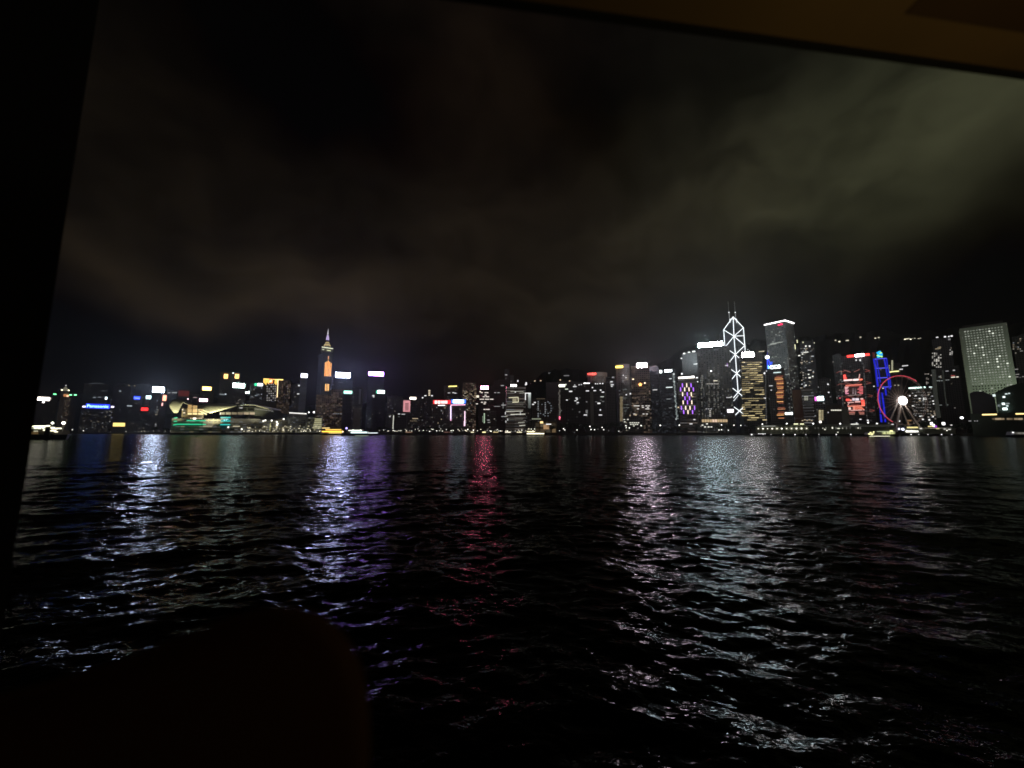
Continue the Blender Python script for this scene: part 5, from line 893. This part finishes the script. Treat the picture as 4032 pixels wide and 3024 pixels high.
def domed_pier():
    b = Bld('terminal_building', 'dark barrel roofed terminal with golden light strips before the round windowed tower', 3822, 4060, 1626, 420, None, cat='terminal', body=False, depth=50, ground=2.4, row=1640)
    dk = plain('terminal green paint', (.06, .085, .065), .6, .2, .1); g = plain('terminal dark roof', (.055, .055, .065), .7, .2, .1); h = b.h
    MB().box(b.u0, b.u1, b.yf, 25, -2.8, h).build('hall', dk, b.root)
    u0, z0 = b.uz(3828, 1626); u1 = b.uz(3925, 1626)[0]; zt = b.uz(3870, 1538)[1]; p = []; n = 14
    a_, z_a = b.uz(3828, 1556); w = u1 - u0
    prof = [(u0, h + .01), (u0, z_a)] + [(u0 + w * t, z_a + (zt - z_a) * math.sin(math.pi * min(1, t * 1.1 + .12)) ** .6) for t in [i / n for i in range(n)]] + [(u1, z_a), (u1, h + .01)]
    k = len(prof); MB().add([(u, b.yf + 6, z) for u, z in prof] + [(u, 22, z) for u, z in prof], [tuple(range(k))[::-1], tuple(range(k, 2 * k))] + [(i, (i + 1) % k, k + (i + 1) % k, k + i) for i in range(k)]).build('barrel_roof', g, b.root)
    u2 = b.uz(3926, 1600)[0]; u3 = b.uz(4100, 1500)[0]; q = [(u2, h + .01), (u2, b.uz(3928, 1545)[1]), (b.uz(3965, 1520)[0], b.uz(3965, 1522)[1]), (b.uz(4000, 1512)[0], b.uz(4000, 1512)[1]), (u3, b.uz(4080, 1498)[1]), (u3, h + .01)]; k = len(q)
    MB().add([(u, b.yf + 2, z) for u, z in q] + [(u, 20, z) for u, z in q], [tuple(range(k))[::-1], tuple(range(k, 2 * k))] + [(i, (i + 1) % k, k + (i + 1) % k, k + i) for i in range(k)]).build('gabled_roof', dk, b.root)
    def s(x0, y0, x1, y1, col, st, name='light_strip', out=.4): b.rect(x0, y0, x1, y1, name, emit(col, st), out=out)
    s(3867, 1630, 3925, 1634.5, (1, .72, .28), 2.2); s(3999, 1627, 4045, 1631.5, (1, .72, .28), 2.2)
    for x, y, w_, h_, st in ((3914, 1557, 11, 8, 1.2), (3953, 1563, 10, 6, 1.8), (3962, 1551, 10, 4, 1), (3973, 1549, 8, 4, .9), (3951, 1590, 12, 8, 2), (3957, 1610, 18, 8, 3.5), (3966, 1598, 9, 6, .9), (3933, 1597, 12, 9, .15), (3968, 1589, 14, 5, .3)): s(x - w_ / 2, y - h_ / 2, x + w_ / 2, y + h_ / 2, (.85, 1, 1), st, 'lit_window', -1.5 + 2)
    for x, w_, st in ((3912, 10, .1), (3930, 24, .4), (3948, 14, .25), (3970, 12, .2), (3980, 14, .12), (4000, 14, .3), (4018, 18, .4)): s(x - w_ / 2, 1646, x + w_ / 2, 1653, (1, .75, .45), st, 'lit_window')
    for x in (3816, 3822, 3838, 3848): s(x - 2, 1656, x + 2, 1659, WH, .4, 'lit_window')
    s(3782, 1638, 3793, 1652, WH, 6, 'door_light', 1.5) if False else None
domed_pier()
# ---------------------------------------------------------------- boats
hullm = plain('dark hull paint', (.02, .02, .025), .35, .2, .3); cabm = plain('white cabin paint', (.6, .6, .58), .4, .1, .3)
def boat(label, x0, x1, yw, Yb, hull_h, flip=False, beam=8, bow=.16, cat='boat', name='harbour_boat'):
    c = at((x0 + x1) / 2, yw, Yb); L_ = (x1 - x0) / F_PX * Yb; root = empty(name, (c.x, Yb, 0), 0, label, cat)
    s = -1 if flip else 1; k = L_ / 2; pl = [(-k, -beam * .35), (-k, beam * .35), (k * (1 - bow * 2), beam / 2), (k * .92, beam * .2), (k, 0), (k * .92, -beam * .2), (k * (1 - bow * 2), -beam / 2)]
    top = [(x * s, y) for x, y in pl]; bot = [(x * .93 * s, y * .7) for x, y in pl]
    if s > 0: top.reverse(); bot.reverse()
    MB().prism(bot, -.8, hull_h, top).build('hull', hullm, root)
    return root, k, L_
def cabin(root, x0, x1, z0, z1, hw, name='cabin', mat=None, rake=.12):
    d = (z1 - z0) * rake * 3
    return MB().prism([(x0, -hw), (x1, -hw), (x1, hw), (x0, hw)], z0, z1, [(x0 + d, -hw + .3), (x1 - d, -hw + .3), (x1 - d, hw - .3), (x0 + d, hw - .3)]).build(name, mat or cabm, root)
# white yacht-like cruiser with violet globe
r, k, L_ = boat('sleek dark hulled cruiser with cyan white lit deck and violet globe lamp', 1346, 1490, 1717.5, 473, 3.2, beam=9, bow=.2, cat='cruise boat', name='cruise_boat')
cabin(r, -k * .72, k * .45, 3.21, 5.8, 3.2); cabin(r, -k * .45, k * .15, 5.81, 8.0, 2.5, 'upper_deck')
unit_box('lit_windows', emit((.72, 1, 1), 1.8, True), r, -k * .45, k * .42, -3.5, -3.2, 3.5, 5.0); unit_box('deck_light', emit((.9, 1, 1), 1.6), r, k * .40, k * .98, -2.6, -2.3, 3.3, 4.0); unit_box('upper_light', emit((.95, 1, .85), 2.6), r, -k * .6, k * .12, -2.8, -2.6, 6.2, 7.0)
MB().ball((-k * .74, -1, 9.4), 1.15).build('globe_lamp', emit((.50, .38, 1), 3, True), r); MB().tube((-k * .74, -1, 3.2), (-k * .74, -1, 8.3), .12).build('lamp_post', cabm, r)
for x in (-.9, -.35, .05): MB().ball((k * x, -3, 6.9 if x > -.5 else 5), .5).build('deck_lamp', emit((1, 1, .8), 4), r)
unit_box('waterline_glow', emit((.8, 1, .7), .5), r, -k * .2, k * .5, -4.3, -4.1, .25, .6)  # pale emissive strip low on the hull
r, k, L_ = boat('double decked tour boat outlined in golden yellow light, left of the dark hulled cruiser', 1271, 1356, 1713, 640, 2.5, True, 9, .12, 'tour boat', 'tour_boat')
cabin(r, -k * .92, k * .9, 2.51, 6, 4); cabin(r, -k * .7, k * .75, 6.01, 9, 3.5, 'upper_deck')
unit_box('light_strip', emit((1, .55, .06), 2.6, True), r, -k * .98, k * .98, -4.5, -4.2, 5.0, 6.6); unit_box('light_strip', emit((1, .62, .12), 2.4), r, -k * .68, k * .78, -4.0, -3.7, 8.7, 9.4); unit_box('light_strip', emit((1, .7, .25), 2), r, -k * .98, -k * .3, -3.9, -3.6, 11, 11.9)
MB().tube((-k * .65, -3, 9), (-k * .65, -3, 11), .2).build('awning_post', cabm, r)
for i in range(6): unit_box('lit_window', emit((1, .75, .2), 2), r, k * (-.3 + .2 * i), k * (-.22 + .2 * i), -4.3, -4.05, 2.7, 4.2)
r, k, L_ = boat('small white ferry with two glowing cream light strips near the middle of the shore', 2073, 2142, 1713, 575, 1.8, False, 7, .12, 'ferry', 'small_ferry')
cabin(r, -k * .95, k * .7, 1.81, 4.2, 3); cabin(r, -k * .8, -k * .1, 4.21, 6.4, 2.4, 'upper_deck')
unit_box('light_strip', emit((1, .93, .65), 3, True), r, -k * .96, k * .98, -3.6, -3.35, 2.0, 3.1); unit_box('light_strip', emit((1, .85, .5), 2), r, -k * .95, -k * .05, -3.0, -2.8, 5.0, 6.2)
r, k, L_ = boat('dark two decked ferry at far left with a brilliant white upper deck light strip', 60, 262, 1737, 232, 3.0, False, 9, .1, 'ferry', 'double_deck_ferry')
cabin(r, -k * .9, k * .8, 3.01, 5.4, 4, rake=.02, mat=plain('dark cabin paint', (.10, .085, .06), .6)); cabin(r, -k * .7, k * .55, 5.41, 7.4, 3.6, 'upper_deck', rake=.02, mat=plain('dark cabin paint', (.10, .085, .06), .6))
def bz(px): return (px - 161) / 101 * k
unit_box('light_strip', emit((1, .97, .68), 3.2, True), r, bz(100), bz(201), -4.2, -3.9, 7.3, 8.2); rs_ = random.Random(3)
for i in range(12): unit_box('lit_window', emit((.95, 1, .7), rs_.choice((.5, 1, 2))), r, bz(131 + i * 6), bz(135 + i * 6), -3.9, -3.65, 6.3, 7.1)
for px, z, w_, st in ((214, 8.1, 14, 3), (233, 7.0, 14, 3), (240, 6.4, 22, 2.6), (256, 6.6, 20, 2.6), (236, 5.2, 22, 2.2), (248, 4.6, 12, 1.8), (204, 5.6, 12, 2.5), (170, 5, 14, .5)): unit_box('lit_window', emit((1, .95, .68), st), r, bz(px - w_ / 2), bz(px + w_ / 2), -4.5, -4.15, z - .3, z + .3)
for i, (px, w_) in enumerate(((135, 12), (160, 14), (172, 12))): unit_box('lit_window', emit((.8, .5, .2), .12), r, bz(px - w_ / 2), bz(px + w_ / 2), -4.3, -4.05, 3.2, 4.8)
for px, s_ in ((219, .55), (262, .75)): MB().ball((bz(px), -3, 9.8), s_).build('mast_lamp', emit((1, .97, .8), 7, True), r); MB().tube((bz(px), -3, 5), (bz(px), -3, 9.4), .1).build('mast', cabm, r)
MB().prism([(bz(207), -5), (bz(229), -5), (bz(231), 2), (bz(206), 2)], 1, 7, [(bz(210), -5), (bz(226), -5), (bz(226), 2), (bz(210), 2)]).build('funnel', plain('funnel paint', (.008, .008, .008), .7), r)
r, k, L_ = boat('yellow lit ferry moored at the dim pier beneath the big wheel', 3408, 3520, 1716, 432, 1.8, True, 8, .1, 'ferry', 'moored_ferry')
cabin(r, -k * .9, k * .9, 1.81, 4.4, 3.2); cabin(r, -k * .2, k * .8, 4.41, 6.0, 2.8, 'upper_deck')
for i in range(14): unit_box('lit_window', emit((.95, 1, .45), rs_.choice((.35, .6, .9))), r, k * (.02 + .062 * i), k * (.055 + .062 * i), -3.9, -3.6, 2.4 + (i % 2) * .3, 5.0)
unit_box('deck_light', emit((.9, 1, .6), .5), r, -k * .35, k * .85, -3.4, -3.2, 5.0, 5.6)
for x, z, w_, st in ((-.95, 2.6, .12, 2.4), (-.85, 4.2, .10, 1.6), (-.72, 3.0, .2, 1.2), (-.62, 4.8, .08, 2), (-.78, 1.9, .14, 1.5), (.6, 5.9, .2, 2)): unit_box('lit_window', emit((1, .95, .45), st), r, k * (x - w_ / 2), k * (x + w_ / 2), -4.1, -3.9, z - .5, z + .5)
unit_box('waterline_glow', emit((1, .97, .7), 2.2), r, -k * .95, k * .45, -4.3, -4.1, .05, .35)  # emissive strip painted in for the reflection at the waterline
r, k, L_ = boat('low black tug with tiny white lamps at the left end of the pier', 2958, 3010, 1717, 428, 1.6, True, 6, .14, 'tug boat', 'tug_boat'); cabin(r, -k * .3, k * .4, 1.61, 3.4, 1.8, mat=hullm)
for i in range(6): MB().ball((k * (-.1 + .2 * i), -2.6, 2.9), .3).build('deck_lamp', emit(WH, 2.5), r)
MB().ball((-k * .95, -.5, 1.9), .5).build('bow_lamp', emit(WH, 4), r)
r, k, L_ = boat('dim moored launch at the right edge with a faintly lit cabin row', 3970, 4075, 1700, 330, 2.2, False, 7, .1, 'launch', 'harbour_launch'); cabin(r, -k * .9, k * .7, 2.21, 4.8, 2.8)
for i in range(8): unit_box('lit_window', emit((1, .95, .85), (.1, .2, .15, .3)[i % 4]), r, k * (-.8 + .2 * i), k * (-.66 + .2 * i), -3.1, -2.85, 3.0, 4.2)
MB().ball((-k * .88, -2, 4.3), .4).build('deck_lamp', emit(WH, 2.5), r)

# ---------------------------------------------------------------- promenade lamps
postm = plain('lamp post steel', (.06, .06, .06), .5)
_lamp = {}
def lamp(x, y, Y, label, group, col=(1, .93, .72), st=5, r=.8):
    r = r * .78; st = round(st * .6, 2); p = at(x, y, Y); k = (col, st, round(r, 2)); o = empty('street_lamp', (p.x, Y, GROUND), 0, label, 'street lamp', group)
    if k not in _lamp: _lamp[k] = MB().ball((0, 0, 0), r, 8, 6, .85).mesh('lamp_head', emit(col, st))
    h = bpy.data.objects.new('lamp_head', _lamp[k]); COL.objects.link(h); h.parent = o; h.location = (0, 0, p.z - GROUND)
    kk = ('p', round(p.z - GROUND, 0)); hh = p.z - GROUND
    if 'post' not in _lamp: m_ = MB(); m_.lathe((0, 0, 0), [(.28, 0), (.28, .12), (.12, .14), (.07, 1)], 8); _lamp['post'] = m_.mesh('post', postm)
    q = bpy.data.objects.new('post', _lamp['post']); COL.objects.link(q); q.parent = o; q.scale = (1, 1, hh - r * .8)
rnd = random.Random(77); x = 545
while x < 1262:
    lamp(x, 1698 + rnd.uniform(-1.6, 1.2), shore_Y(x) + 6, 'small promenade lamp in the evenly spaced row below the convention hall', 'lamps along the convention hall promenade', st=rnd.choice((2, 4, 6)), r=rnd.choice((.7, .9))); x += rnd.choice((11, 14, 18, 24)) * rnd.uniform(.8, 1.2)
for x, y in ((328, 1696), (340, 1696), (347, 1690), (361, 1696), (378, 1691), (391, 1697), (403, 1691), (413, 1697), (434, 1701), (448, 1699), (481, 1699), (495, 1699), (518, 1699), (527, 1681), (285, 1692)):
    lamp(x, y, shore_Y(x) + 30, 'white shore lamp in the left group under the blue lettered sign', 'white shore lamps at the far left', st=rnd.choice((3, 5)), r=rnd.choice((1.4, 1.9)), col=(1, .97, .88))
for x, n_ in ((364, 'left'), (415, 'right')): lamp(x, 1669.5, shore_Y(x) + 20, 'tall bright floodlight mast, %s one of the pair left of the yellow panel' % n_, None, st=9, r=3.2, col=(1, .98, .88))
x = 1494
while x < 2205:
    lamp(x, rnd.choice((1697, 1697, 1695, 1690)) + rnd.uniform(-1.5, 1.5), shore_Y(x) + rnd.uniform(5, 40), 'cream shore lamp in the dense uneven string along the middle waterfront', 'lamps along the middle waterfront', st=rnd.choice((1.5, 3, 6)), r=rnd.choice((.7, .9, 1.2)), col=rnd.choice(((1, .97, .85), (1, .88, .65), (1, 1, .8)))); x += rnd.choice((4, 7, 11, 16)) * rnd.uniform(.8, 1.2)
for x, y, r_ in ((2219, 1688, 1), (2224, 1693, .9), (2272, 1693, .9), (2323, 1679, 1.1), (2327, 1691, 1), (2341, 1692, .9), (2371, 1683, 1), (2377, 1692, .9), (2437, 1698, .7), (2464, 1676, .9), (2466, 1684, .8), (2524, 1675, 1), (2478, 1685, 1.1), (2600, 1675, 1.3), (2675, 1674, 1.3), (2841, 1673, 1), (2890, 1674, 1), (2917, 1675, .9), (3002, 1670, 1), (2831, 1693, 1), (2841, 1692, .9), (2868, 1694, .8)):
    lamp(x, y, shore_Y(x) + 10, 'single white lamp on the darker wooded stretch of shore left of the long pier', 'lamps on the dark wooded shore', st=5, r=r_, col=(1, .98, .9))
for x in (3202, 3308, 3418, 3453, 3098): lamp(x, 1668 - (x == 3418) * 4, 500, 'white lamp standing behind the pier roofs', 'lamps behind the pier roofs', st=7, r=1.0, col=(1, 1, .97))
lamp(3787, 1645, 440, 'brilliant white quay lamp left of the terminal with golden strips', None, st=9, r=1.7, col=(.95, 1, 1))
# a line of parked, faintly lit kiosks and bays on the quay
def kiosk(x, w_, col, st, label):
    Y = shore_Y(x) + 22; p = at(x, 1697, Y); s = Y / F_PX; o = empty('kiosk', (p.x, Y, GROUND), -math.atan2(p.x, Y), label, 'kiosk', 'quay kiosks')
    MB().box(-w_ * s / 2, w_ * s / 2, 0, 5, 0, 3.2).build('wall', plain('kiosk wall', (.2, .19, .17)), o); MB().box(-w_ * s / 2 - .6, w_ * s / 2 + .6, -1, 5.4, 3.201, 3.6).build('roof', plain('kiosk roof', (.1, .1, .1)), o)
    unit_box('lit_counter', emit(col, st), o, -w_ * s * .42, w_ * s * .42, -.3, -.004, 1.0, 2.6)
for i, (x, w_, col, st) in enumerate(((1610, 30, (1, .6, .4), .25), (1760, 26, (1, .5, .4), .15), (1860, 14, (1, .9, .6), 1.2), (1906, 16, (1, .9, .45), 1.8), (1952, 24, (1, .8, .4), .6), (2000, 26, (1, .9, .7), 1.5), (2045, 24, (1, .9, .6), 1.2), (2090, 26, (1, .85, .5), 1.0), (2138, 26, (1, .85, .5), 1.4), (2182, 20, (1, .9, .6), .8))):
    kiosk(x, w_, col, st, 'low quay kiosk with a glowing cream counter on the middle waterfront')

# ---------------------------------------------------------------- shore trees
leafm = plain('leaves', (.05, .07, .035), .9, .4, .6); barkm = plain('bark', (.08, .06, .045), .9)
def tree_meshes(seed):
    rs = random.Random(seed); t = MB(); t.tube((0, 0, 0), (.1, 0, .45), .05, .03, 7)
    for i in range(6): a = rs.uniform(0, 6.28); t.tube((.08, 0, .32 + .03 * i), (.26 * math.cos(a), .26 * math.sin(a), .6 + .05 * rs.random()), .018, .006, 5)
    c = MB()
    lob = [(rs.uniform(-.28, .28), rs.uniform(-.28, .28), rs.uniform(.5, .85), rs.uniform(.12, .22)) for _ in range(9)]
    for i in range(420):
        x, y, z, r_ = rs.choice(lob); d = Vector((rs.gauss(0, 1), rs.gauss(0, 1), rs.gauss(0, 1))).normalized() * r_ * rs.uniform(.5, 1.05); p = Vector((x, y, z)) + d
        e1 = Vector((rs.gauss(0, 1), rs.gauss(0, 1), rs.gauss(0, 1))).normalized() * .035; e2 = e1.cross(Vector((rs.gauss(0, 1), rs.gauss(0, 1), 1))).normalized() * .025
        c.add([p - e1, p + e2, p + e1, p - e2], [(0, 1, 2, 3)])
    return t.mesh('trunk', barkm), c.mesh('crown', leafm)
TM = [tree_meshes(s) for s in (1, 2, 3, 4)]
def tree(x, ytop, dY, i, w=1.0):
    Y = shore_Y(x) + dY; p = at(x, ytop, Y); h = (p.z - GROUND) / .98; o = empty('shore_tree', (p.x, Y, GROUND), i * 1.7, 'dark leafy tree standing unlit on the waterfront behind the sea wall', 'tree', 'dark trees along the waterfront')
    for m_ in TM[i % 4]:
        q = bpy.data.objects.new(m_.name.split('.')[0], m_); COL.objects.link(q); q.parent = o; q.scale = (h * w, h * w, h)
for i, (x, y) in enumerate(((348, 1682), (392, 1684), (436, 1686), (612, 1680), (655, 1684), (820, 1683), (846, 1680), (870, 1684), (1455, 1684), (1500, 1678), (1530, 1682), (1565, 1684), (1640, 1672), (1680, 1676), (1720, 1680), (1765, 1684), (1810, 1680), (1850, 1684), (2170, 1672), (2210, 1666), (2240, 1662), (2270, 1664), (2300, 1668), (2340, 1672), (2395, 1664), (2420, 1660), (2446, 1670), (2560, 1678), (2590, 1680), (2630, 1682), (2665, 1676), (2700, 1682), (2740, 1672), (2830, 1668), (2856, 1664), (2880, 1668), (2950, 1668), (2975, 1672), (3030, 1668), (3070, 1672), (3625, 1660), (3645, 1656), (3660, 1662), (3760, 1668), (3800, 1664))):
    tree(x, y, 14 + (i * 7) % 25, i, 1.25)

# ---------------------------------------------------------------- the ferry the picture is taken from
def own_ferry():
    root = empty('passenger_ferry', (0, 0, 0), 0, 'foreground ferry with black window post, dim brown ceiling and rounded seat back', 'ferry')
    blk = plain('black window frame paint', (.006, .006, .006), .8, .1, 3); brown = plain('varnished ceiling wood', (.21, .125, .05), .7, .35, 2.2)
    # post: right edge follows one upright line
    e = at(205, 1200, 1.10); MB().prism([(e.x - 1.2, e.y - .14), (e.x - .16, e.y - .14), (e.x - .03, e.y - .02), (e.x, e.y), (e.x - 1.2, e.y)], 1.2, 6.5).build('window_post', blk, root)
    # ceiling edge: one straight horizontal line high above, running away to the right
    zc = CAM_Z + .80; a, c = onz(1690, 0, zc), onz(4032, 322, zc); d = (c - a).normalized(); nrm = Vector((-d.y, d.x, 0)); a = a - d * 3; c = c + d * 4
    if nrm.y > 0: nrm = -nrm
    f = lambda p, k: (p.x + nrm.x * k, p.y + nrm.y * k)
    MB().prism([f(a, .0125), f(a, 5), f(c, 5), f(c, .0125)], zc + .012, zc + .08).build('ceiling', brown, root)
    MB().prism([f(a, 0), f(a, .012), f(c, .012), f(c, 0)], zc + .004, zc + .06).build('ceiling_trim', blk, root)
    # thin darker panel flush with the ceiling at the right
    q = [onz(3440, 190, zc), onz(3625, 0, zc), onz(4600, 0, zc), onz(4600, 360, zc)]
    q = [Vector((v.x, v.y)) for v in q]; o_ = nrm.xy * .06
    MB().prism([(v.x + o_.x, v.y + o_.y) for v in q], zc + .0095, zc + .0118).build('ceiling_dark_panel', plain('dark ceiling wood', (.07, .035, .012), .8, .4, 4), root)
    # rounded sill corner at lower left
    n = 22; P = []
    outline = [(-700, 2900), (-300, 2840), (0, 2770), (300, 2685), (480, 2620), (640, 2550), (800, 2486), (960, 2438), (1100, 2420), (1210, 2452), (1300, 2520), (1370, 2620), (1410, 2760), (1424, 2920), (1424, 3150)]
    Yd = .34; vs = []; m = len(outline); ctr = at(850, 3300, Yd)
    for ring, (sc_, dy) in enumerate(((1.0, .02), (.995, 0), (.97, -.010), (.90, -.024), (.7, -.045), (.35, -.055))):
        for x, y in outline:
            p = at(x, y, Yd); p = ctr + (p - ctr) * sc_; vs.append((p.x, p.y + dy, p.z))
    fs = [(r * m + i, r * m + i + 1, (r + 1) * m + i + 1, (r + 1) * m + i) for r in range(5) for i in range(m - 1)]
    o = MB().add(vs, fs).build('seat_back', plain('brown seat leather', (.085, .040, .014), .95, .2, 6), root); o['label'] = 'rounded dark reddish brown seat back at lower left'
    o.data.materials[0].node_tree.nodes['Principled BSDF'].inputs['Specular IOR Level'].default_value = 0
    for p_ in o.data.polygons: p_.use_smooth = True
    md = o.modifiers.new('sub', 'SUBSURF'); md.levels = 2; md.render_levels = 2
    l = bpy.data.lights.new('cabin_fill', 'AREA'); l.energy = .8; l.color = (1, .86, .38); l.size = .5  # unseen upward fill added to brighten the ceiling
    q = bpy.data.objects.new('cabin_fill', l); COL.objects.link(q); q.parent = root; q.location = (.9, .1, CAM_Z + .1); q.rotation_euler = (R(180), 0, 0)
    l = bpy.data.lights.new('cabin_fill', 'POINT'); l.energy = .5; l.color = (1, .55, .2); l.shadow_soft_size = .15  # unseen warm fill added to light the seat rim
    q = bpy.data.objects.new('cabin_fill', l); COL.objects.link(q); q.parent = root; q.location = (1.1, .12, CAM_Z + .35)
own_ferry()

# ---------------------------------------------------------------- humid harbour air
def haze():
    o = MB().box(-5600, 5600, -60, 3400, -5, 760).build('haze', None, None); m = bpy.data.materials.new('humid air'); m.use_nodes = True; t = m.node_tree; t.nodes.clear()
    v = t.nodes.new('ShaderNodeVolumePrincipled'); v.inputs['Color'].default_value = (.85, .88, .92, 1); v.inputs['Density'].default_value = HAZE; v.inputs['Anisotropy'].default_value = .75
    u = t.nodes.new('ShaderNodeOutputMaterial'); t.links.new(v.outputs[0], u.inputs['Volume']); m.cycles.volume_sampling = 'MULTIPLE_IMPORTANCE'; o.data.materials.append(m); tag(o, 'thin humid night air over the harbour', None, None, 'stuff')
    SC.cycles.volume_bounces = 0
HAZE = .00004
haze()
